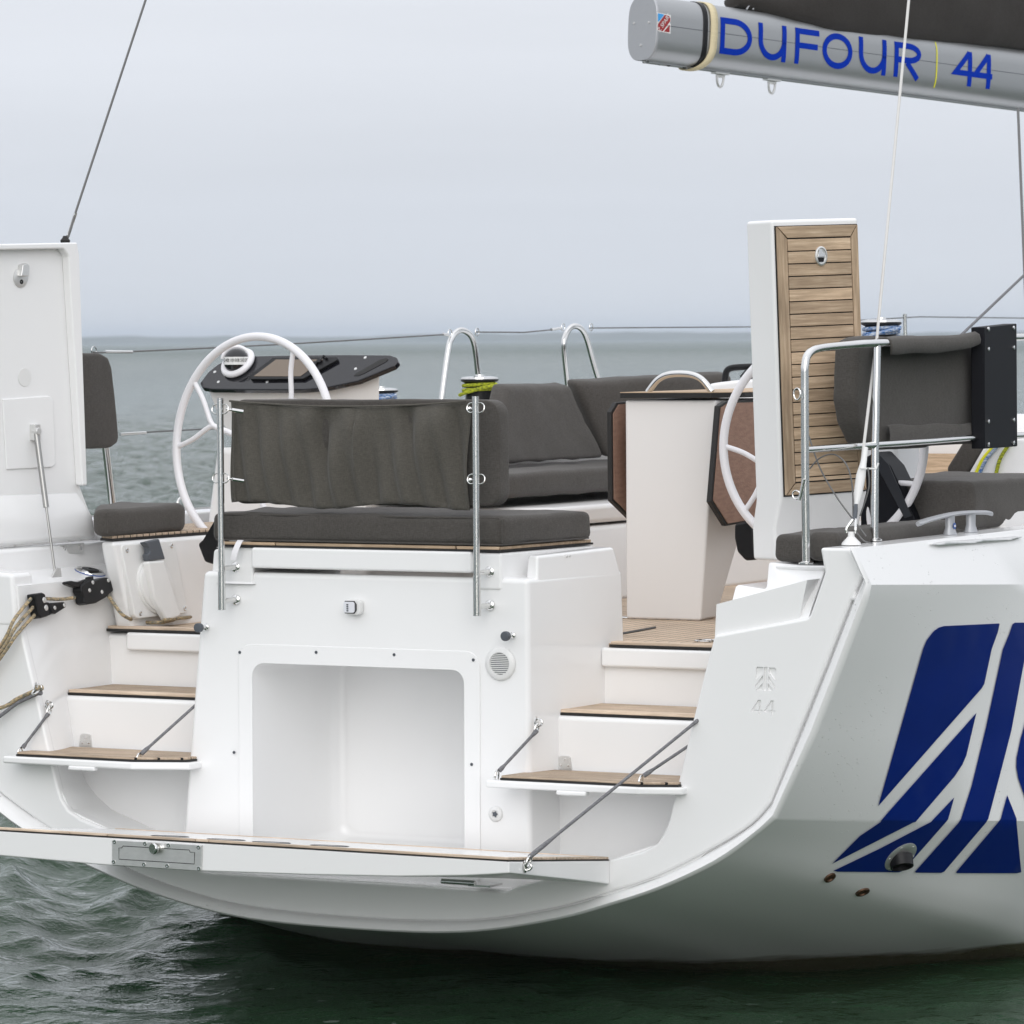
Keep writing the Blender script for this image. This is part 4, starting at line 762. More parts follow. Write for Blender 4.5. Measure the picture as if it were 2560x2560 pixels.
# grab slot
obj('grab_slot', *g_prism([co_(a, b_, .0005) for a, b_ in ((885, 940), (890, 934), (950, 900), (965, 896), (971, 899), (965, 905), (910, 934), (895, 940))], nC * .0015), M['rubber'], cs)
for a, b_ in ((537, 930), (546, 955), (668, 955), (761, 895), (913, 894), (889, 922)): obj('screw', *g_lathe([(.008, 0), (.007, .002), (0, .002)], co_(a, b_), nC, 10), M['steelb'], cs)
obj('chart_plotter', *g_prism([co_(a, b_, .001) for a, b_ in ((626, 944), (686, 898), (845, 897), (846, 905), (760, 952), (630, 953))], nC * .014), M['black'], cs, bevel=.003)
obj('plotter_screen', *g_prism([co_(a, b_, .0155) for a, b_ in ((634, 941), (690, 899), (808, 899), (751, 941))], nC * .001), M['screen'], cs)
for a, b_, r_ in ((803, 910, .013), (792, 917, .014), (820, 903, .007), (790, 928, .006), (815, 899, .007)): obj('plotter_knob', *g_lathe([(r_, .015), (r_, .024), (r_ * .8, .027), (0, .027)], co_(a, b_), nC, 14), M['black'], cs)
ccp = co_(598, 912); up_ = (nC * .75 + V(0, -.65, .05)).normalized(); _, cu, cv = frame_from(nC)
comp = obj('compass', *g_lathe([(.070, .0), (.084, .004), (.088, .014), (.082, .026), (.066, .030), (.058, .024)], ccp, nC, 34), M['wheelw'], cs, sharp=60)
cb_ = ccp + nC * .026; fwd = V(.477, -.879, 0.0); sd_ = V(.879, .477, 0)
obj('compass_dome', *g_lathe([(.060 * math.cos(t), .060 * math.sin(t)) for t in np.linspace(-1.2, math.pi / 2, 16)], cb_, (0, 0, 1), 28), M['blackg'], comp)
obj('compass_hood', *g_tube([cb_ + sd_ * .066 * math.cos(t) - fwd * .022 + V(0, 0, .066 * math.sin(t)) for t in np.linspace(-.1, math.pi * .95, 18)], .010, 9), M['wheelw'], comp)
bandv, bandf = [], []
for i in range(15):
    a = rad(-64 + 128 * i / 14); d = sd_ * math.sin(a) + fwd * math.cos(a)
    bandv += [cb_ + d * .0595 + V(0, 0, -.012), cb_ + d * .0595 + V(0, 0, .018)]
    bandv[-1] = cb_ + d * .0612 + V(0, 0, .020); bandv[-2] = cb_ + d * .0612 + V(0, 0, -.016)
    if i: bandf.append((2 * i - 2, 2 * i, 2 * i + 1, 2 * i - 1))
cardo = obj('compass_card', bandv, bandf, M['whitep'], comp)
for lab, a in (('240', -46), ('210', -24), ('180', 0), ('150', 24), ('120', 46)):
    tv, tf = text2d(lab, .021); d = sd_ * math.sin(rad(a)) + fwd * math.cos(rad(a)); tx_ = sd_ * math.cos(rad(a)) - fwd * math.sin(rad(a))
    obj('figure', [cb_ + d * .0622 + tx_ * v_.x + V(0, 0, v_.y + .004) for v_ in tv], tf, M['black'], cardo)
# ------------------------------------------------------------------ winches
def winch(c, m_rope, label, s=1.0, rname='rope_on_winch'):
    c = Vector(c); W_ = obj('winch', *g_lathe([(.075 * s, -.16 * s), (.078 * s, -.10 * s), (.05 * s, -.09 * s), (.048 * s, -.045 * s), (.066 * s, -.012 * s), (.082 * s, -.004 * s), (.082 * s, .004 * s), (.06 * s, .004 * s)], c, (0, 0, 1), 28), M['black'], Y_)
    obj('winch_top', *g_lathe([(.080 * s, .0042 * s), (.078 * s, .012 * s), (.05 * s, .016 * s), (.02 * s, .016 * s), (.018 * s, .024 * s), (0, .024 * s)], c, (0, 0, 1), 28), M['steel'], W_)
    obj('drum', *g_lathe([(.062 * s, -.10 * s), (.060 * s, -.004 * s)], c, (0, 0, 1), 24), M['black'], W_)
    pts_ = [c + V(.070 * s * math.cos(a), .070 * s * math.sin(a), (-.056 + .0032 * a) * s) for a in np.linspace(0, 6.283 * 2, 40)] + [c + V(.088 * s, -.02, -.022 * s), c + V(.05 * s, -.085, -.034 * s), c + V(-.02 * s, -.092, -.052 * s), c + V(-.07 * s, -.06, -.064 * s)]
    pts0_ = [c + V(.062 * s * math.cos(a), .062 * s * math.sin(a), (-.085 + .012 * a) * s) for a in np.linspace(0, 6.283 * 1.0, 26)] + [c + V(.085 * s, -.03, -.02 * s), c + V(.06 * s, -.075, -.04 * s), c + V(-.05 * s, -.075, -.02 * s), c + V(-.085 * s, -.02, -.016 * s)]
    if m_rope: tag(obj(rname, *g_tube(smooth(pts_, 3), .008 * s, 8), M[m_rope]), label, 'rope', 'ropes wound on the winches')
wc1 = at(1199, 950, X=-1.78); winch(wc1, 'ryel', 'yellow green rope wound round the winch beside the first steel hoop', 1.18)
wc2 = at(953, 978, X=-1.55); winch(wc2, 'rblue', 'blue rope wound round the winch just right of the helm console', .98)
wc3 = at(2203, 808, Y=1.9); winch(wc3, 'rblue', 'blue and white rope wound round the raised winch behind the teak lid', 1.05)
obj('winch_plinth', *g_loft([[wc3 + V(a, b_, -.16) for a, b_ in ((-.10, -.10), (.10, -.10), (.10, .10), (-.10, .10))], [V(wc3.x + a, wc3.y + b_, 1.9) for a, b_ in ((-.16, -.14), (.14, -.14), (.14, .14), (-.16, .14))]]), M['gel'], Y_, bevel=.02)
# ------------------------------------------------------------------ hoops, lifelines, port deck coaming
obj('cockpit_coaming', *g_prism([V(-1.98, 1.92, 1.6), V(-1.40, 1.92, 1.6), V(-1.46, 1.92, 2.08), V(-1.90, 1.92, 2.10)], (0, 4.0, 0)), M['gelin'], Y_, bevel=.03) 
def hoop(p):
    P_ = [at(a, b_, X=-2.12 + dx) for a, b_, dx in p]
    return obj('guardrail_hoop', *g_tube(smooth(P_, 6), .0155, 12), M['steel'], Y_)
hoop([(1100, 1040, 0), (1109, 960, 0), (1122, 868, 0), (1130, 845, .0), (1143, 829, .0), (1158, 826, .0), (1176, 838, .0), (1187, 866, .0), (1195, 930, .0), (1204, 1010, .0)])
hoop([(1424, 1030, 0), (1418, 950, 0), (1410, 868, 0), (1413, 842, 0), (1424, 822, 0), (1438, 815, 0), (1455, 824, 0), (1468, 850, 0), (1486, 915, 0), (1515, 1010, 0)])
def wireline(pts_, r=.0042, m='wire', name='lifeline'): return obj(name, *g_tube(pts_, r, 6), M[m], Y_)
wireline(smooth([at(230, 880, X=-2.12), at(300, 880, X=-2.12), at(700, 861, X=-2.12), at(1118, 836, X=-2.12)], 8))
wireline([at(1190, 830, X=-2.12), at(1310, 831, X=-2.12), at(1405, 822, X=-2.12)])
wireline([at(1475, 820, X=-2.12), at(1900, 817, X=-2.12), at(2160, 800, X=-2.12), at(2300, 792, X=-2.12), at(2700, 797, X=-2.12)])
wireline(smooth([at(300, 1085, X=-2.12), at(430, 1077, X=-2.12), at(650, 1066, X=-2.12), at(1110, 1045, X=-2.12)], 6))
for a, b_, c_, d_ in ((262, 879, 330, 880), (300, 1086, 364, 1082), (1378, 824, 1405, 820), (1108, 835, 1122, 838)):
    obj('turnbuckle', *g_cyl(at(a, b_, X=-2.12), at(c_, d_, X=-2.12), .0075, n=10), M['steel'], Y_)
for a, b_ in ((1125, 833), (1193, 830), (1408, 818), (1478, 818), (235, 877)):
    c = at(a, b_, X=-2.12); obj('rigging_eye', *g_tube([c + V(0, .02 * math.cos(t), .02 * math.sin(t)) for t in np.linspace(0, 6.283, 14)[:-1]], .003, 6, True), M['steel'], Y_)
stn = at(2262, 785, X=-2.12)
obj('stanchion', *g_cyl(stn, V(-2.12, stn.y + .05, 1.79), .0125, n=12), M['steel'], Y_)
obj('rigging_eye', *g_tube([at(455, 1262, X=-2.05) + V(0, .04 * math.cos(t), .035 * math.sin(t)) for t in np.linspace(-.3, math.pi + .3, 10)], .006, 7), M['steel'], Y_)
# ------------------------------------------------------------------ cockpit furniture: settee base, bulkhead, table
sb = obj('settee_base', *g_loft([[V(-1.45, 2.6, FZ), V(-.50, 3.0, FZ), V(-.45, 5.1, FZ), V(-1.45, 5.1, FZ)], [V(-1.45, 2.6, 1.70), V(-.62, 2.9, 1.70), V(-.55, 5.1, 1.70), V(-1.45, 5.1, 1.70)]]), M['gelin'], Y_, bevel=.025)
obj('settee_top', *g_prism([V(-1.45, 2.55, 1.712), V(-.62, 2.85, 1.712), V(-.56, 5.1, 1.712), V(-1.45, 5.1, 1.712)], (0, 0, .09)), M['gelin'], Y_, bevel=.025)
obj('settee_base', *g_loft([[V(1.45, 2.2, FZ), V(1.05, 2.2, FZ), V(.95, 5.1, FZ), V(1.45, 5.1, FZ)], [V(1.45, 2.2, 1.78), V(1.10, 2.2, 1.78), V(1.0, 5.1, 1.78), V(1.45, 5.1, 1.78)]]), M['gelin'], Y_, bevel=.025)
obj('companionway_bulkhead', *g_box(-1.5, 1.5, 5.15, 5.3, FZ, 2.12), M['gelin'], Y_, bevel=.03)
obj('coachroof', *g_loft([[V(-1.45, 5.2, 1.8), V(1.45, 5.2, 1.8), V(.9, 10.0, 1.85), V(-.9, 10, 1.85)], [V(-1.2, 5.22, 2.2), V(1.2, 5.22, 2.2), V(.6, 9.3, 2.1), V(-.6, 9.3, 2.1)]]), M['gel'], Y_, bevel=.08, seg=4)
obj('foredeck', *g_prism([V(-2.2, 5.2, 1.74), V(2.2, 5.2, 1.74), V(2.08, 7, 1.76), V(1.5, 9, 1.8), V(.8, 10.8, 1.84), V(0.02, 12.1, 1.86), V(-.8, 10.8, 1.84), V(-1.5, 9, 1.8), V(-2.08, 7, 1.76)], (0, 0, .03)), M['gel'], Y_)
obj('cockpit_coaming', *g_prism([V(2.04, 1.92, 1.6), V(1.46, 1.92, 1.6), V(1.62, 1.92, 1.90), V(1.98, 1.92, 1.90)], (0, 3.3, 0)), M['gelin'], Y_, bevel=.03)
TB = empty('cockpit_table', at(1660, 1535, Z=FZ + .01), Y_)
ty = 2.0; f_ = lambda a, b_, y=ty: at(a, b_, Y=y)
fb = [f_(1565, 1532), f_(1752, 1537)]; ftp = [f_(1562, 1000), f_(1790, 1000)]
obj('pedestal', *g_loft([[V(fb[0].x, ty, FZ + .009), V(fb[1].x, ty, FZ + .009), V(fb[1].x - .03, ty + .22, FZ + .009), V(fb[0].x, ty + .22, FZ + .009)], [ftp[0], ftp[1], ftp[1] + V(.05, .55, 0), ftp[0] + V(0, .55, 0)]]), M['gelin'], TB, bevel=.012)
tt_ = [f_(1550, 995, ty - .03), f_(1778, 995, ty - .03)]; z_t = (tt_[0].z + tt_[1].z) / 2
ttop = [V(tt_[0].x, ty - .03, z_t), V(tt_[1].x, ty - .03, z_t), V(tt_[1].x + .09, ty + .12, z_t), V(tt_[1].x + .09, ty + 1.5, z_t), V(tt_[0].x - .02, ty + 1.5, z_t)]
obj('table_top', *g_prism(ttop, (0, 0, .022)), M['rubber'], TB, bevel=.002)
obj('table_surface', *g_prism([v_ + V(0, 0, .0225) for v_ in ttop], (0, 0, .003)), M['teak'], TB)
def leaf(x_, pl_, m1=M['leaf']):
    P_ = [at(a, b_, X=x_) for a, b_ in pl_]; o = obj('table_leaf', *g_prism(P_, (-.022, 0, 0)), M['rubber'], TB, bevel=.003)
    c = sum(P_, Vector()) / len(P_); obj('leaf_face', *g_prism([c + (p - c) * .965 + V(.0006, 0, 0) for p in P_], (.003, 0, 0)), m1, o)
leaf(ttop[2].x - .005, [(1797, 1015), (1815, 1003), (2120, 992), (2120, 1262), (1815, 1315), (1777, 1255)])
leaf(tt_[0].x - .05, [(1528, 1030), (1542, 1006), (1800, 985), (1800, 1320), (1610, 1330), (1530, 1252)])
h0, h1 = f_(1605, 985, ty), f_(1765, 984, ty); zz = z_t + .025
obj('grab_handle', *g_tube(smooth([V(h0.x, ty + .06, zz), V(h0.x + .05, ty + .06, zz + .055), V(h0.x + .11, ty + .06, zz + .078), V(h1.x - .11, ty + .06, zz + .078), V(h1.x - .05, ty + .06, zz + .055), V(h1.x, ty + .06, zz)], 6), .0145, 12), M['steel'], TB)
# starboard pedestal: a black raked plate, and a dark box by the hatch
bp_ = [at(a, b_, Y=1.62) for a, b_ in ((2150, 1330), (2150, 1150), (2190, 1128), (2225, 1165), (2290, 1300), (2290, 1330))]
obj('helm_pedestal', *g_prism(bp_, (0, .16, 0)), M['blackm'], Y_, bevel=.012)
obj('pedestal_edge', *g_prism([at(a, b_, Y=1.615) for a, b_ in ((2192, 1128), (2222, 1160), (2280, 1290), (2262, 1295), (2190, 1160))], (0, -.006, 0)), M['darkgrey'], Y_, bevel=.002)
tb_ = [at(a, b_, Y=1.75) for a, b_ in ((1835, 1310), (1880, 1300), (1890, 1400), (1862, 1402), (1842, 1380), (1835, 1345))]
obj('engine_panel', *g_prism(tb_, (0, .05, 0)), M['black'], Y_, bevel=.012)
tb_ = [at(a, b_, Y=.98) for a, b_ in ((505, 1350), (540, 1290), (560, 1290), (560, 1420), (510, 1405), (493, 1360))]
obj('engine_panel', *g_prism(tb_, (0, .05, 0)), M['black'], Y_, bevel=.012)
# grab bar and dark visor by the starboard helm
gb = [at(a, b_, Y=4.55) for a, b_ in ((1812, 955), (1816, 930), (1830, 920), (1870, 917), (1900, 917))]
obj('grab_bar', *g_tube(smooth(gb, 5), .017, 10), M['black'], Y_)
obj('instrument_pod', *g_prism([at(a, b_, Y=4.5) for a, b_ in ((1848, 940), (1862, 924), (1950, 915), (1950, 968), (1890, 962), (1851, 946))], (0, .1, 0)), M['blackg'], Y_, bevel=.008)
obj('pod_base', *g_prism([at(a, b_, Y=4.45) for a, b_ in ((1768, 960), (1800, 955), (1860, 948), (2000, 945), (2000, 1060), (1768, 1060))], (0, .4, 0)), M['gel'], Y_, bevel=.02)
# ------------------------------------------------------------------ cushions
def cushion(name, poly, h, label, cat='cushion', m='fab', bev=.03, puff=.012, group=None):
    poly = [Vector(p) for p in poly]; h = Vector(h)
    o = obj(name, *g_prism(poly, h), M[m], bevel=0)
    me = o.data; bm = bmesh.new(); bm.from_mesh(me); bmesh.ops.bevel(bm, geom=list(bm.edges), offset=bev, segments=4, profile=.5, affect='EDGES', clamp_overlap=True)
    big = [f for f in bm.faces if f.calc_area() > .004]
    bmesh.ops.triangulate(bm, faces=big, quad_method='BEAUTY', ngon_method='BEAUTY')
    for it in range(4):
        ed = [e for e in bm.edges if e.calc_length() > .07]
        if ed: bmesh.ops.subdivide_edges(bm, edges=ed, cuts=1, use_grid_fill=True)
    bmesh.ops.triangulate(bm, faces=[f for f in bm.faces if len(f.verts) > 4])
    bm.normal_update()
    from mathutils import noise as nz_
    sh = Vector((random.random() * 9, random.random() * 9, 0))
    for v in bm.verts:
        v.co += v.normal * (nz_.noise(v.co * 5 + sh) * puff * .8 + nz_.noise(v.co * 14 + sh) * puff * .3)
    bm.to_mesh(me); bm.free(); me.polygons.foreach_set('use_smooth', [True] * len(me.polygons)); me.set_sharp_from_angle(angle=rad(80))
    tag(o, label, cat, group or 'grey cockpit cushions')
    return o, poly, h
def piping(o, pts_, r=.0035): return obj('piping', *g_tube(pts_, r, 6), M['fab'], o)
# bench seat and its backrest
bz = 1.774
c1, _, _ = cushion('bench_cushion', [V(-.70, .0, bz), V(.655, .0, bz), V(.715, .66, bz), V(-.735, .66, bz)], (0, 0, .118), 'long grey seat cushion on the bench above the white centre block', bev=.028)
piping(c1, [V(-.68, .0, bz + .006), V(.645, .0, bz + .006), V(.705, .64, bz + .006)]); piping(c1, [V(.652, .004, bz + .012), V(.652, .002, bz + .106)], .003)
piping(c1, [V(-.66, .0085, bz + .1095), V(.635, .0085, bz + .1095), V(.692, .62, bz + .1095)], .0042)
by = .03
bk = [V(-.625, by, 1.93), V(.625, by, 1.945), V(.632, by, 2.35), V(-.615, by, 2.36)]
bkk = [V(x_, by, z_) for x_, z_ in rrect(-.622, .628, 1.928, 2.352, .06, 4)]
cushion('back_cushion', bkk, (0, .09, 0), 'grey backrest cushion strapped behind the canvas between the two posts', bev=.028, puff=.008)
# canvas stretched between the posts
cxs = np.linspace(-.605, .505, 74); czs = np.linspace(0, 1, 30); cvv, cff = [], []
def sag(x_): return .012 * math.sin((x_ + .6) / 1.1 * math.pi)
for i, x_ in enumerate(cxs):
    for j, t_ in enumerate(czs):
        zt = 2.325 + (.022 * ((x_ + .05) / .55) ** 2 if abs(x_) < 2 else 0); zb = 1.925 + .012 * math.sin(x_ * 9)
        z_ = zb + (zt - zb) * t_
        fold = 4.0 * (1 - t_ ** 6) * (.0075 * math.sin(x_ * 33 + 2.2 * t_ * (1 if x_ > 0 else -.8) + 1.5 * math.sin(x_ * 7)) * (t_ ** 1.3) * (1 if x_ < .45 else .4) + .008 * math.sin(x_ * 19 + 3 * (1 - t_) + 1) * (.3 + .7 * t_) + .004 * math.sin(x_ * 61 + 4 * t_))
        cvv.append(V(x_, .010 - .018 * math.sin(math.pi * t_) - fold * (1 if .02 < t_ < .98 else .3), z_))
nj = len(czs)
for i in range(len(cxs) - 1):
    for j in range(nj - 1): a = i * nj + j; cff.append((a, a + nj, a + nj + 1, a + 1))
o = obj('weather_cloth', cvv, cff, M['fabc'], sharp=80); sm = o.modifiers.new('s', 'SOLIDIFY'); sm.thickness = .004; tag(o, 'wrinkled grey canvas panel stretched between the two steel posts', 'canvas')
obj('hem', *g_tube([V(-.575, -.018, 1.94), V(-.578, -.022, 2.1), V(-.577, -.016, 2.32)], .0028, 6), M['fabc'], o)
obj('hem', *g_tube([V(x_, -.006 - .008 * math.sin(x_ * 19), 2.325 + .022 * ((x_ + .05) / .55) ** 2) for x_ in np.linspace(-.6, .5, 40)], .0045, 6), M['fabc'], o)
strap = smooth([at(602, 1350, Y=-.02), at(596, 1360, Y=-.04), at(588, 1380, Y=-.06), at(583, 1400, Y=-.065)], 4)
obj('snap_strap', *g_loft([[p + V(-.014, 0, 0), p + V(.014, 0, 0), p + V(.014, -.003, 0), p + V(-.014, -.003, 0)] for p in strap]), M['wheelw'], Y_)
# port helm seat cushion and backrest
hz = 1.760
c2, _, _ = cushion('helm_cushion', [V(-1.505, .43, hz), V(-1.495, 1.02, hz), V(-1.56, 1.12, hz), V(-1.93, 1.16, hz), V(-1.82, .82, hz), V(-1.575, .43, hz)], (0, 0, .115), 'grey seat cushion beside the open white lid on the left', bev=.03)
piping(c2, [V(-1.51, .44, hz + .012), V(-1.51, .44, hz + .10)], .003)
bkp = [at(a, b_, X=-2.02) for a, b_ in ((150, 885), (255, 882), (275, 893), (284, 920), (292, 1010), (300, 1090), (297, 1108), (280, 1120), (150, 1124))]
o2, _, _ = cushion('back_cushion', bkp, (-.07, 0, 0), 'upright grey backrest half hidden behind the open white lid', bev=.022, puff=.006)
obj('backrest_post', *g_cyl(at(263, 1110, X=-2.08), at(284, 1285, X=-2.08), .0165, n=14), M['steel'], Y_)
# port settee cushions
def quadX(l, x_): return [at(a, b_, X=x_) for a, b_ in l]
cushion('back_cushion', [V(-1.15, 3.20, 1.985), V(-1.15, 4.40, 1.985), V(-1.26, 4.24, 2.355), V(-1.26, 3.58, 2.355)], (-.10, 0, .02), 'long grey backrest cushion along the far left settee', bev=.03)
cushion('back_cushion', [V(-1.15, 4.42, 1.985), V(-.7, 5.1, 1.985), V(-.78, 5.12, 2.40), V(-1.25, 4.27, 2.37)], (-.10, .05, .02), 'grey corner backrest cushion between settee and table', bev=.03)
cushion('settee_cushion', [V(-1.42, 2.5, 1.845), V(-.80, 2.5, 1.845), V(-.78, 5.05, 1.845), V(-1.42, 5.05, 1.845)], (0, 0, .12), 'grey seat cushion of the far left settee, seen left of the table', bev=.03)
# starboard cushions
sz = 1.735
cushion('helm_cushion', [at(1933, 1404, Y=.10), at(2010, 1408, Y=.10), at(2010, 1408, Y=.10) + V(-.03, .55, 0), at(1933, 1404, Y=.10) + V(-.03, .55, 0)], (0, 0, .108), 'small square grey cushion between white lid foot and steel post', bev=.028, puff=.006)
p0, p1 = at(2019, 1410, Y=.10), at(2070, 1410, Y=.10)
cushion('helm_cushion', [V(p0.x, .10, sz), V(2.052, .10, sz), V(2.045, 1.25, sz), V(1.85, 1.40, sz), V(p0.x - .08, .75, sz)], (0, 0, .112), 'long grey helm cushion behind the mooring cleat', bev=.03, puff=.008)
cushion('settee_cushion', [V(1.42, 1.75, 1.79), V(1.99, 1.60, 1.79), V(2.0, 2.6, 1.79), V(1.35, 2.8, 1.79)], (0, 0, .20), 'thick grey cushion behind the right hand wheel rim', bev=.03)
cushion('settee_cushion', [V(.98, 2.75, 1.80), V(1.6, 2.75, 1.80), V(1.6, 4.6, 1.80), V(.98, 4.6, 1.80)], (0, 0, .12), 'light grey seat cushion far right, seen through the wheel', bev=.03)
cw = [at(a, b_, Y=2.95) for a, b_ in ((2370, 1185), (2366, 1170), (2410, 1100), (2470, 1100), (2425, 1175), (2408, 1190))]
cushion('back_cushion', cw, (0, .5, 0), 'raked grey cushion leaning on the white coaming at far right', bev=.02, puff=.004)
wc_ = [at(a, b_, Y=2.93) for a, b_ in ((2412, 1195), (2470, 1095), (2640, 1090), (2640, 1200))]
obj('coaming_side', *g_prism(wc_, (0, 1.2, 0)), M['gel'], Y_, bevel=.02)
for a, b_, c_, m_, lab in ((2438, 1190, 2500, 'yellow', 'thin yellow rope on the white coaming at far right'), (2446, 1192, 2508, 'rblue', 'blue flecked rope on the white coaming at far right'), (2488, 1195, 2530, 'ryel', 'yellow green rope on the white coaming at far right')):
    lanyard(at(a, b_, Y=2.915), at(c_, 1100, Y=2.915), lab, r=.0085, m=m_, name='sheet', knots=False, mid=[at(a * .6 + c_ * .4 - 4, 1146, Y=2.915)])
obj('teak_locker_face', *g_box(.30, .98, 5.10, 5.14, 1.42, 2.0), M['teak'], Y_)
# ------------------------------------------------------------------ starboard pushpit rail, canvas dodger and black box
pA = at(2016, 1410, Z=1.732); pB = at(2186, 1352, Z=1.80)
def rp(px_, py_, k): # a point of the rail: k = 0 over the first post, 1 over the second, beyond 1 along the side
    if k <= 1: d = pA.lerp(pB, k); n = (pB - pA).cross(V(0, 0, 1)).normalized(); return atp(px_, py_, d, n)
    return at(px_, py_, X=pB.x + .03 * (k - 1))
rail = empty('pushpit_rail', pA, Y_)
obj('post', *g_tube(smooth([pA, rp(2013, 1200, 0), rp(2012, 960, 0), rp(2013, 912, 0), rp(2022, 884, .05), rp(2050, 870, .15), rp(2130, 862, .6), rp(2190, 858, 1)] + [at(a, b_, X=pB.x) for a, b_ in ((2330, 853), (2445, 847), (2560, 842), (2900, 832))], 6), .0155, 14), M['steel'], rail)
obj('post', *g_tube([pB, rp(2188, 1100, 1), rp(2193, 866, 1)], .0152, 14), M['steel'], rail)
obj('mid_rail', *g_tube([rp(2014, 1124, 0), rp(2192, 1112, 1), at(2330, 1103, X=pB.x), at(2445, 1093, X=pB.x), at(2900, 1072, X=pB.x)], .0135, 14), M['steel'], rail)
for k_, (a, b_) in enumerate(((pA, 0), (pB, 0))): obj('post_base', *g_lathe([(.03, 0), (.03, .006), (.018, .012)], a, (0, 0, 1), 18), M['steel'], rail)
ep = rp(2000, 985, .0); obj('rail_eye', *g_tube([ep + V(-.012 + .014 * math.cos(t), 0, .022 * math.sin(t)) for t in np.linspace(0, 6.283, 14)[:-1]], .0032, 6, True), M['steel'], rail)
ep = rp(1998, 1237, .0); obj('rail_eye', *join(g_tube([ep + V(-.012 + .016 * math.cos(t), 0, .016 * math.sin(t)) for t in np.linspace(0, 6.283, 14)[:-1]], .003, 6, True), g_cyl(ep + V(.0, 0, -.02), ep + V(.02, 0, .06), .006)), M['steel'], rail)
# dodger canvas inside the rail
XB = pB.x
dv, df = [], []; na, nb = 40, 24
for i in range(na):
    for j in range(nb):
        u = i / (na - 1); v = j / (nb - 1)
        tp = (2196 + 250 * u, 862 - 12 * u); bt_ = (2198 + 245 * u, 1122 - 14 * u)
        p = at(tp[0] + (bt_[0] - tp[0]) * v, tp[1] + (bt_[1] - tp[1]) * v, X=XB - .055)
        dv.append(p + V(.004 * math.sin(v * 7 + u * 5) + .002 * math.sin(u * 13 + v * 9), 0, 0))
for i in range(na - 1):
    for j in range(nb - 1): a = i * nb + j; df.append((a, a + nb, a + nb + 1, a + 1))
o = obj('weather_cloth', dv, df, M['fab'], sharp=80); o.modifiers.new('s', 'SOLIDIFY').thickness = .01; tag(o, 'grey canvas dodger lashed to the steel side rail beside the black box', 'canvas')
bkd = [at(a, b_, X=XB - .075) for a, b_ in ((2143, 855), (2165, 842), (2330, 838), (2330, 1120), (2200, 1125), (2170, 1112), (2148, 1060), (2138, 1000))]
cushion('back_cushion', bkd, (-.10, 0, 0), 'grey backrest cushion behind the side rail at the right hand helm', bev=.025, puff=.006)
def flap(pts_top, drop, r0, lab):
    lv = []
    for p, d in zip(pts_top, drop):
        lv.append([p + V(-.06, 0, -.01), p + V(-.035, 0, .018), p + V(0, 0, .024), p + V(.020, 0, .012), p + V(.026, 0, -.01), p + V(.024, 0, -d)])
    oo = obj('canvas_flap', *g_loft(lv, caps=False, closed=False), M['fab'], o, sharp=80); oo.modifiers.new('s', 'SOLIDIFY').thickness = .006
tp_ = smooth([at(2214, 858, X=XB), at(2260, 856, X=XB), at(2320, 854, X=XB), at(2390, 852, X=XB), at(2438, 843, X=XB)], 8)
flap(tp_, [.044 + .002 * math.sin(i * .5) - .018 * max(0, (i - 18) / 14) for i in range(len(tp_))], 0, '')
fb_ = [at(2216 + 222 * k / 14, 1082 - 6 * k / 14, X=XB - .035) for k in range(15)]
obj('canvas_flap', *g_loft([[p + V(0, 0, .030 + .004 * math.sin(k)), p + V(.012, 0, .024 + .004 * math.sin(k * 1.3)), p + V(.016, 0, -.01), p + V(.012, 0, -.045)] for k, p in enumerate(fb_)], caps=False, closed=False), M['fab'], o, sharp=80)
# black mounting box clamped on the rail
bxp = [at(a, b_, X=XB + .035) for a, b_ in ((2461, 818), (2542, 809), (2544, 1116), (2462, 1122))]
bx_ = obj('mounting_box', *g_prism(bxp, (-.055, -.01, 0)), M['blackm'], Y_, bevel=.004)
for a, b_ in ((2470, 823), (2533, 820), (2470, 873), (2533, 869), (2470, 1054), (2533, 1050), (2470, 1111), (2533, 1107)):
    obj('bolt', *g_lathe([(.0095, 0), (.009, .005), (.004, .007), (0, .006)], at(a, b_, X=XB + .035), (1, 0, 0), 12), M['steel'], bx_)
# ------------------------------------------------------------------ backstays
cp = at(2128, 1362, Z=1.80)
obj('chainplate_boot', *g_lathe([(.038, 0), (.036, .008), (.022, .022), (.013, .032), (.012, .05)], cp, (0, 0, 1), 24), M['whitep'], Y_)
T0 = at(2131, 1330, Y=cp.y); T1 = at(2138, 1300, Y=cp.y)
d_st = (at(2272, 0, Y=cp.y + 1.4) - at(2193, 838, Y=cp.y + .52)).normalized()
bs = empty('backstay', cp, Y_)
for dx in (-.018, .018):
    obj('toggle', *g_tube(smooth([cp + V(dx, 0, .045), at(2128, 1320, Y=cp.y) + V(dx, 0, 0), at(2136, 1298, Y=cp.y + .02) + V(dx * .3, 0, 0)], 5), .0055, 8), M['steel'], bs)
obj('wire', *g_tube([at(2137, 1300, Y=cp.y + .02), at(2143, 1262, Y=cp.y + .05), at(2160, 1110, Y=cp.y + .2), at(2193, 838, Y=cp.y + .5), at(2272, 0, Y=cp.y + 1.4), at(2320, -500, Y=cp.y + 1.95)], .0062, 8), M['wirew'], bs)
obj('turnbuckle_cover', *g_tube([at(2141, 1264, Y=cp.y + .05), at(2144, 1240, Y=cp.y + .07), at(2152, 1190, Y=cp.y + .12), at(2158, 1160, Y=cp.y + .15), at(2164, 1120, Y=cp.y + .19)], .012, 12, rs=[.0085, .017, .019, .013, .010]), M['whitep'], bs)
obj('turnbuckle_end', *g_tube([at(2136, 1300, Y=cp.y + .02), at(2141, 1262, Y=cp.y + .05)], .009, 10), M['greyp'], bs)
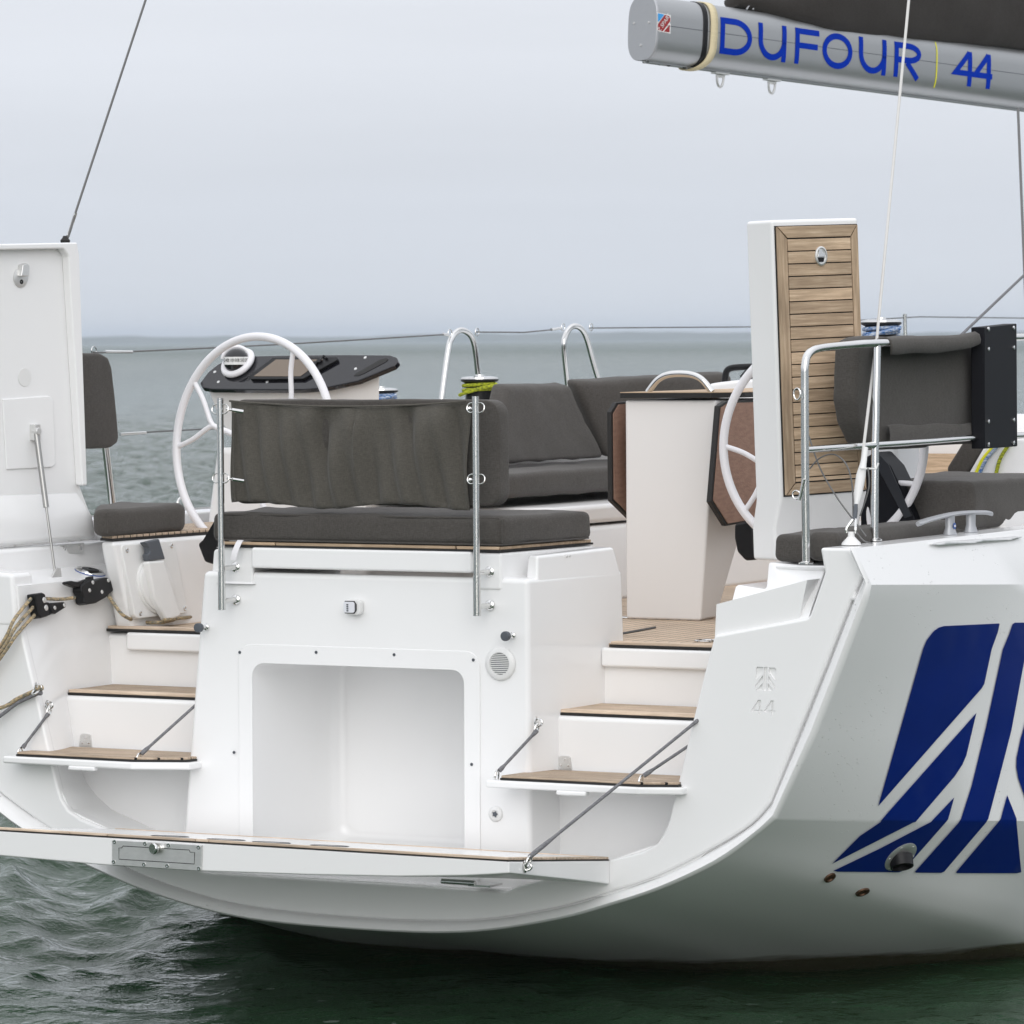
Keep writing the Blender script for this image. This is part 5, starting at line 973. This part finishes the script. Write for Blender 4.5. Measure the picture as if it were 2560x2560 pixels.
obj('cable_tie', *g_tube([at(2150, 1171, Y=cp.y + .1), at(2190, 1172, Y=cp.y + .14), at(2196, 1158, Y=cp.y + .15)], .004, 6), M['whitep'], bs)
for l_ in ([(2022, 1090), (2050, 1170), (2090, 1240), (2130, 1295), (2165, 1340)], [(2024, 1172), (2050, 1145), (2085, 1136), (2115, 1160), (2130, 1210), (2133, 1290)], [(2170, 1170), (2172, 1220), (2150, 1290)], [(2140, 1330), (2160, 1352), (2180, 1358)]):
    obj('aerial_cable', *g_tube(smooth([at(a, b_, Y=cp.y + .05) for a, b_ in l_], 7), .0030, 6), M['wire'], Y_)
bp0 = at(165, 603, X=-2.0)
bsp = empty('backstay', bp0, Y_)
obj('wire', *g_tube([at(168, 598, X=-2.0), at(190, 528, X=-1.98), at(364, 0, X=-1.8), at(530, -500, X=-1.65)], .0052, 8), M['wire'], bsp)
obj('terminal', *g_tube([at(170, 590, X=-2.0), at(179, 562, X=-2.0), at(189, 532, X=-1.98)], .0078, 10), M['steel'], bsp)
V0 = V(-2.09, bp0.y - .05, 1.80)
obj('turnbuckle', *g_tube([at(168, 602, X=-2.0), at(163, 640, X=-2.02), V0], .011, 10), M['steel'], bsp)
obj('rubber_boot', *g_lathe([(.02, -.01), (.022, .0), (.012, .012), (.009, .02)], at(163, 601, X=-2.0), (0, 0, 1), 14), M['rubber'], bsp)
# running lines near the right border
obj('mainsheet_line', *g_tube([at(2545, 272, X=.35), at(2562, 700, X=.6), at(2575, 1040, X=.9)], .007, 8), M['wire'], Y_)
obj('topping_line', *g_tube([at(2640, 620, X=.8), at(2560, 688, X=.9), at(2390, 850, X=1.2), at(2330, 905, X=1.3)], .0065, 8), M['rgrey'], Y_)
# ------------------------------------------------------------------ mooring cleat and chafe strip
cz = 1.7975
cl_ = empty('mooring_cleat', at(2390, 1340, Z=cz), Y_)
cy0 = at(2295, 1312, X=2.12); cy1 = at(2480, 1300, X=2.12)
k0, k1 = at(2375, 1336, X=2.12), at(2420, 1332, X=2.12)
zc_ = cz + .078
hb = smooth([V(2.12, cy0.y, zc_ - .022), V(2.12, cy0.y + .10, zc_ - .010), V(2.12, (cy0.y + cy1.y) / 2, zc_ + .004), V(2.12, cy1.y - .1, zc_ - .002), V(2.12, cy1.y, zc_ - .012)], 6)
obj('horn', *g_loft([[p + V(.020 * k * math.cos(t), 0, .009 * math.sin(t)) for t in np.linspace(0, 6.283, 13)[:-1]] for p, k in zip(hb, [.4, .7, .85, .95, 1, 1, 1, 1, 1, 1, 1, 1, 1, 1, 1, 1, 1, 1, 1, .95, .85, .7, .55, .45, .3])]), M['alucap'], cl_)
for yc in (k0.y, k1.y + .03):
    obj('foot', *g_loft([[V(2.12 + .026 * math.cos(t), yc + .040 * math.sin(t), cz + .001) for t in np.linspace(0, 6.283, 17)[:-1]], [V(2.12 + .018 * math.cos(t), yc + .026 * math.sin(t), cz + .03) for t in np.linspace(0, 6.283, 17)[:-1]], [V(2.12 + .018 * math.cos(t), yc + .028 * math.sin(t), zc_) for t in np.linspace(0, 6.283, 17)[:-1]]]), M['alucap'], cl_)
bdg = V(2.139, k0.y, cz + .036); obj('badge', *g_lathe([(.013, 0), (.013, .002), (0, .002)], bdg, (1, 0, 0), 18), M['label'], cl_)
obj('badge_mark', *g_box(bdg.x + .0022, bdg.x + .0032, bdg.y - .007, bdg.y + .007, bdg.z - .004, bdg.z + .004), M['whitep'], cl_)
CHAFE = [(2320, 1363), (2350, 1356), (2440, 1350), (2530, 1343), (2551, 1345), (2530, 1352), (2440, 1360), (2345, 1368)]
# ------------------------------------------------------------------ boom (eased out a little to port) with lettering, strap and shackles
BA = rad(20); E0_ = at(1604, 152, X=-1.25); hn = V(math.cos(BA), -math.sin(BA), 0)
E1_ = atp(2560, 275, E0_, hn); bdir = (E1_ - E0_).normalized(); bup = hn.cross(bdir).normalized()
BMx = Matrix(((hn.x, bdir.x, bup.x, E0_.x), (hn.y, bdir.y, bup.y, E0_.y), (hn.z, bdir.z, bup.z, E0_.z), (0, 0, 0, 1))); BMi = BMx.inverted()
def bat(px_, py_, X=None, Y=None):
    o_ = BMi @ Vector(_C); d = BMi.to_3x3() @ Vector(ray(px_, py_)); t = (X - o_.x) / d.x if X is not None else (Y - o_.y) / d.y
    return o_ + d * t
def bobj(name, vs, fs, m_, parent=None, **kw): return obj(name, vs, fs, m_, parent, Mx=(BMx if parent in (None, Y_) else Matrix()), **kw)
bm0 = 0.0; zb0 = .0; BW = .110; BL = 5.6
BH = (bat(1757, 8, X=BW * .4).z - bat(1757, 170, X=BW * .4).z) / 2; zc0 = zb0 + BH
def bsec(k, y_, sx=1.0): 
    out_ = []
    for i in range(40):
        t = 2 * math.pi * i / 40; c_, s_ = math.cos(t), math.sin(t)
        out_.append(V(BW * sx * math.copysign(abs(c_) ** (2 / 2.6), c_), y_, zc0 + BH * k * math.copysign(abs(s_) ** (2 / 3.6), s_)))
    return out_
def bxs(z_): s_ = min(1, abs((z_ - zc0) / BH)); t = s_ ** (3.6 / 2); c_ = math.sqrt(max(0, 1 - t * t)); return BW * c_ ** (2 / 2.6)
boom = bobj('boom', *g_loft([bsec(1, bm0 + .012), bsec(1, BL)]), M['alu'], Y_, sharp=40)
bobj('boom_end_cap', *g_loft([bsec(.985, bm0 - .004, .97), bsec(1.0, bm0, 1.0), bsec(1.0, bm0 + .0115, 1.0)]), M['alucap'], boom, sharp=40)
for a, b_ in ((1585, 58), (1622, 56), (1602, 113)): bobj('screw', *g_lathe([(.007, 0), (.006, .004), (.003, .004), (.002, .001)], bat(a, b_, Y=bm0 - .004), (0, -1, 0), 10), M['steelb'], boom)
bobj('boom_groove', *g_box(BW * .99, BW + .0012, bm0 + .02, BL, zc0 + .012, zc0 + .0145), M['greyp'], boom)
bobj('boom_bottom_track', *g_box(-.025, .025, bm0 + .03, BL, zb0 - .008, zb0 + .002), M['alu'], boom)
def byz(px_, py_): p = bat(px_, py_, X=BW); return p.y, p.z
def band(y0_, y1_, off, m_, nm):
    lo_ = []
    for y_, k in ((y0_, 0), (y0_ + .003, 1), (y1_ - .003, 1), (y1_, 0)):
        lo_.append([V(p.x * (1 + off * k / BW), p.y, zc0 + (p.z - zc0) * (1 + off * k / BH)) for p in bsec(1, y_)])
    bobj(nm, *g_loft(lo_, caps=False), m_, boom)
yb1 = byz(1758, 60)[0]; yb2 = byz(1778, 60)[0]
band(yb1, yb1 + (yb2 - yb1) * .62, .004, M['black'], 'boom_band')
ysa, ysb = byz(1776, 60)[0], byz(1793, 60)[0]
lo_ = []
for y_ in (ysa, ysb): lo_.append([V(p.x * 1.08, p.y - .06 * max(0, -(p.z - zc0) / BH) ** 3 * 1.0, zc0 + (p.z - zc0) * (1.05 if p.z > zc0 else 1.12)) for p in bsec(1, y_)])
o = bobj('webbing_strap', *g_loft(lo_, caps=False), M['cream']); o.modifiers.new('s', 'SOLIDIFY').thickness = .006; tag(o, 'cream webbing strap looped round the boom near its end', 'strap')
# lettering on the starboard face of the boom
def letters(shapes, m_, nm, lift=.0016):
    vs_, fs_ = join(*[([V(q[0], q[1], 0) for q in v_], f__) for v_, f__ in shapes])
    bm = bmesh.new(); vv = [bm.verts.new((q.x, q.y, 0)) for q in vs_]
    for f__ in fs_:
        try: bm.faces.new([vv[i] for i in f__])
        except Exception: pass
    for it in range(3):
        ed = [e for e in bm.edges if e.calc_length() > .02]
        if ed: bmesh.ops.subdivide_edges(bm, edges=ed, cuts=1, use_grid_fill=True)
    for v in bm.verts: y_, z_ = v.co.x, v.co.y; v.co = (bxs(z_) + lift, y_, z_)
    bmesh.ops.triangulate(bm, faces=bm.faces)
    bm.verts.index_update(); r_ = ([v.co.copy() for v in bm.verts], [tuple(v.index for v in f.verts) for f in bm.faces]); bm.free()
    return bobj(nm, r_[0], r_[1], m_, boom)
yD0, zDt = byz(1803, 44); zDb = byz(1803, 135)[1]
zt_, zb_ = zDt + .004, zDb + .002; hh = zt_ - zb_; sw = .0325
def span(a, b_): return byz(a, 90 + (a - 1840) * .13)[0], byz(b_, 90 + (b_ - 1840) * .13)[0]
def LD(a, b_): h = sw / 2; return [stroke([(a + h, zt_ - h), (a + h, zb_ + h)], sw), stroke([(a, zt_ - h), (a + (b_ - a) * .45, zt_ - h)] + arc(a + (b_ - a) * .45, (zt_ + zb_) / 2, (b_ - a) * .55 - h, hh / 2 - h, 88, -88, 16) + [(a + (b_ - a) * .45, zb_ + h), (a, zb_ + h)], sw)]
def LU(a, b_): h = sw / 2; r_ = (b_ - a) / 2 - h; return [stroke([(a + h, zt_), (a + h, zb_ + r_ + h)] + arc(a + h + r_, zb_ + r_ + h, r_, r_, 183, 355, 14) + [(b_ - h, zb_ + r_ + h), (b_ - h, zt_)], sw), stroke([(b_ - h, zb_ + r_ + h + .01), (b_ - h, zb_ - .002)], sw)]
def LF(a, b_): h = sw / 2; return [stroke([(a + h, zt_), (a + h, zb_)], sw), stroke([(a, zt_ - h), (b_, zt_ - h)], sw * .95), stroke([(a, zb_ + hh * .52), (b_ - .012, zb_ + hh * .52)], sw * .95)]
def LO(a, b_): h = sw / 2; return [stroke(arc((a + b_) / 2, (zt_ + zb_) / 2, (b_ - a) / 2 - h, hh / 2 - h, 0, 345, 30), sw, closed=True)]
def LR(a, b_): h = sw / 2; w_ = b_ - a - .006; return [stroke([(a + h, zt_), (a + h, zb_)], sw), stroke([(a, zt_ - h), (a + w_ * .55, zt_ - h)] + arc(a + w_ * .55, zt_ - hh * .29, w_ * .5 - h, hh * .29 - h, 88, -88, 12) + [(a + w_ * .5, zt_ - hh * .58 + h), (a, zt_ - hh * .58 + h)], sw), stroke([(a + w_ * .5, zt_ - hh * .56), (b_ - h, zb_)], sw)]
def L4(a, b_): h = sw / 2; xb = b_ - .030; return [stroke([(xb, zt_), (xb, zb_)], sw * 1.05), stroke([(xb - .004, zt_ - .006), (a + h, zb_ + hh * .28 + h), (b_, zb_ + hh * .28 + h)], sw * .95)]
for nm, fn, a, b_ in (('D', LD, 1801, 1880), ('U', LU, 1896, 1966), ('F', LF, 1988, 2048), ('O', LO, 2056, 2131), ('U', LU, 2147, 2216), ('R', LR, 2236, 2301)):
    letters(fn(*span(a, b_)), M['blueb'], 'letter')
for a, b_ in ((2384, 2434), (2433, 2481)): letters(L4(*span(a, b_)), M['blueb'], 'figure')
yb_ = byz(2342, 150)[0]; letters([stroke([(yb_, zt_ + .03), (yb_, zb_ - .03)], .009)], M['yellow'], 'yellow_bar')
# maker's sticker
ya, za = byz(1644, 32); y2, z2 = byz(1675, 82); wS, hS = y2 - ya, za - z2
def stk(l, m_, lift): return letters([([(ya + u * wS, za - v * hS) for u, v in l], [tuple(range(len(l)))])], m_, 'sticker', lift)
stk([(-.02, -.02), (1.02, .02), (1.02, .35), (.94, .48), (1.02, .5), (1.02, 1.05), (.05, 1.0), (-.02, .9)], M['whitep'], .0012)
stk([(.03, .02), (.52, .04), (.10, .46), (.03, .46)], M['cyan'], .002); stk([(.55, .05), (.92, .10), (.98, .2), (.98, .36), (.42, .98), (.08, .94), (.03, .80), (.05, .60)], M['red'], .002); stk([(.95, .55), (.95, .98), (.50, .98)], M['red'], .002)
tv, tf = text2d('Z SPARS', .034); ca, sa = math.cos(rad(50)), math.sin(rad(50))
lx = [(ya + wS * .50 + .95 * (q.x * ca - q.y * sa), za - hS * .50 + (q.x * sa + q.y * ca)) for q in tv]
letters([(lx, tf)], M['whitep'], 'sticker_lettering', .0030)
for px_, py_ in ((1801, 180), (1930, 195)):
    y_ = bat(px_, py_, X=0).y; c = V(0, y_, zb0 - .008)
    sb_ = bobj('bail', *join(g_box(-.02, .02, y_ - .05, y_ + .05, zb0 - .018, zb0 - .0085), g_cyl((0, y_ - .028, zb0 - .028), (0, y_ + .028, zb0 - .028), .008, n=12)), M['steelb'], boom)
    bobj('shackle_bow', *g_tube([V(0, y_ + .024 * math.cos(t) * (1 if abs(math.cos(t)) > .1 else 1), zb0 - .03 - .055 * math.sin(t)) for t in np.linspace(0, math.pi, 13)], .0065, 8), M['steelb'], sb_)
for px_, py_ in ((1672, 162), (1712, 168), (1611, 155), (1650, 160)):
    p = bat(px_, py_, X=.01); bobj('rivet', *g_lathe([(.012, 0), (.010, -.010), (0, -.012)], V(0.01, p.y, zb0 - .002), (0, 0, 1), 10), M['black'] if px_ > 1660 else M['alu'], boom)
cvp = [bat(q[0], q[1], X=.15) for q in ((1880, 6), (1990, 45), (2090, 75), (2200, 92), (2400, 107), (2560, 118), (2760, 135))]
cvy = [q.y for q in cvp]; cvz = [q.z for q in cvp]
sc_l = []
for k_ in range(40):
    y_ = cvy[0] + k_ * .10
    hgt_ = .05 + .40 * min(1, k_ / 10) + .02 * math.sin(k_ * 1.3); wd_ = .06 + .10 * min(1, k_ / 6) + .006 * math.sin(k_ * 2.1); zlow = float(np.interp(y_, cvy, cvz)) - .015
    sc_l.append([V(wd_ * math.copysign(abs(math.cos(a)) ** .8, math.cos(a)) * (1 + .04 * math.sin(k_ * .9 + a * 5)), y_, zlow + hgt_ * (.5 + .5 * math.copysign(abs(math.sin(a)) ** .8, math.sin(a)))) for a in np.linspace(0, 6.283, 25)[:-1]])
tag(bobj('sail_cover', *g_loft(sc_l), M['cover'], sharp=80), 'dark grey sail cover lying along the top of the boom', 'sail cover')
bobj('cover_hook', *g_tube(smooth([bat(1866, 24, X=.06), bat(1874, 13, X=.06), bat(1885, 14, X=.06), bat(1882, 24, X=.06)], 5), .005, 8), M['alucap'], boom)
ms = BMx @ V(0, BL + .12, 0)
obj('mast', *g_loft([[V(ms.x + .10 * math.cos(t), ms.y + .16 * math.sin(t), z_) for t in np.linspace(0, 6.283, 29)[:-1]] for z_ in (2.05, 12.0)]), M['alu'], Y_)
# ------------------------------------------------------------------ hull emblem, skin fittings and exhaust
c4 = lambda l: [(1920 + a * .3313, 1500 + b_ * .3313) for a, b_ in l]; c5 = lambda l: [(1920 + a * .3313, 1960 + b_ * .3313) for a, b_ in l]
CH = 2049
def clip(poly, y_, keep_above):
    out_ = []
    for i in range(len(poly)):
        a, b_ = poly[i], poly[(i + 1) % len(poly)]; ia = (a[1] <= y_) == keep_above; ib = (b_[1] <= y_) == keep_above
        if ia: out_.append(a)
        if ia != ib: t = (y_ - a[1]) / (b_[1] - a[1]); out_.append((a[0] + (b_[0] - a[0]) * t, y_))
    return out_
def on_hull(px_, py_, lift=.005):
    loc, nrm, _, _ = hbv.ray_cast(Vector(_C), Vector(ray(px_, py_)).normalized())
    if loc is None: return None
    if nrm.dot(Vector(ray(px_, py_))) > 0: nrm = -nrm
    return loc + nrm * lift, nrm
def decal(poly, nm, m_):
    vs_, fs_ = [], []
    for ab in (True, False):
        q = clip(poly, CH, ab)
        if len(q) < 3: continue
        bm = bmesh.new(); f = bm.faces.new([bm.verts.new((a, b_, 0)) for a, b_ in q]); bmesh.ops.triangulate(bm, faces=[f])
        for it in range(7):
            ed = [e for e in bm.edges if e.calc_length() > 13]
            if ed: bmesh.ops.subdivide_edges(bm, edges=ed, cuts=1)
        bmesh.ops.triangulate(bm, faces=bm.faces); bm.verts.index_update(); k = len(vs_); ok = True
        for v in bm.verts:
            h = on_hull(v.co.x, v.co.y)
            vs_.append(h[0] if h else V(0, 0, 0))
        fs_ += [tuple(v.index + k for v in f.verts) for f in bm.faces]; bm.free()
    return obj(nm, vs_, fs_, m_, hull, recenter=True)
cs_o = decal(CHAFE, 'chafe_strip', M['steelb']); cs_o.modifiers.new('s', 'SOLIDIFY').thickness = -.006
logo = [
    c4([(1165, 360), (1190, 300), (1240, 235), (1280, 205), (1320, 194), (1735, 175), (1740, 180), (1725, 245), (1680, 370), (1625, 630), (1605, 665), (825, 1552)]),
    c4([(1565, 850), (1490, 1170), (1460, 1240), (1400, 1330), (1110, 1668), (600, 1932)]) [:5] + c5([(1090, 285), (480, 595), (690, 385), (845, 280)]) + c4([(850, 1655)]),
    c5([(1397, 100), (1352, 265), (1110, 540), (1010, 650), (985, 660), (520, 655), (490, 648), (840, 480), (1225, 280)]),
    c4([(1855, 170), (2060, 168), (2030, 260), (1940, 380), (1830, 980), (1740, 1330), (1655, 1650)]) + c5([(1640, 285), (1325, 655), (1300, 665), (1110, 663), (1105, 655), (1430, 290), (1450, 260)]) + c4([(1530, 1400), (1640, 950), (1765, 370), (1815, 250), (1838, 180)]),
    c4([(2060, 480), (2060, 1900), (1932, 1490), (1880, 1340), (1866, 1260), (1868, 1190), (1900, 1040)]),
    c5([(1798, 82), (1868, 260), (1905, 660), (1870, 668), (1420, 667), (1413, 660), (1730, 290), (1750, 260)]),
]
for pl_ in logo: decal(pl_, 'emblem_stripe', M['blue'])
for px_, py_, r_ in ((2074, 2193, .026), (2156, 2229, .030)):
    h = on_hull(px_, py_, .001); sf = obj('skin_fitting', *g_lathe([(r_, 0), (r_ * .95, .006), (r_ * .6, .008), (r_ * .5, .002), (0, .001)], h[0], h[1], 20), M['bronze'], hull)
h = on_hull(2250, 2140, .002); n_ = h[1]; ex = obj('exhaust_outlet', *g_lathe([(.075, 0), (.075, .004), (.068, .008), (.045, .009)], h[0], n_, 30), M['steelb'], hull)
obj('exhaust_flap', *g_lathe([(.050, .0), (.047, .03), (.046, .046), (.040, .046), (.039, .03)], h[0], (n_ * .55 + V(0, -.25, -.75)).normalized(), 24), M['black'], hull)
for t in np.linspace(0, 6.283, 7)[:-1]:
    _, u_, v_ = frame_from(n_); obj('screw', *g_lathe([(.005, 0), (.004, .002), (0, .002)], h[0] + (u_ * math.cos(t) + v_ * math.sin(t)) * .064 + n_ * .008, n_, 8), M['steelb'], ex)
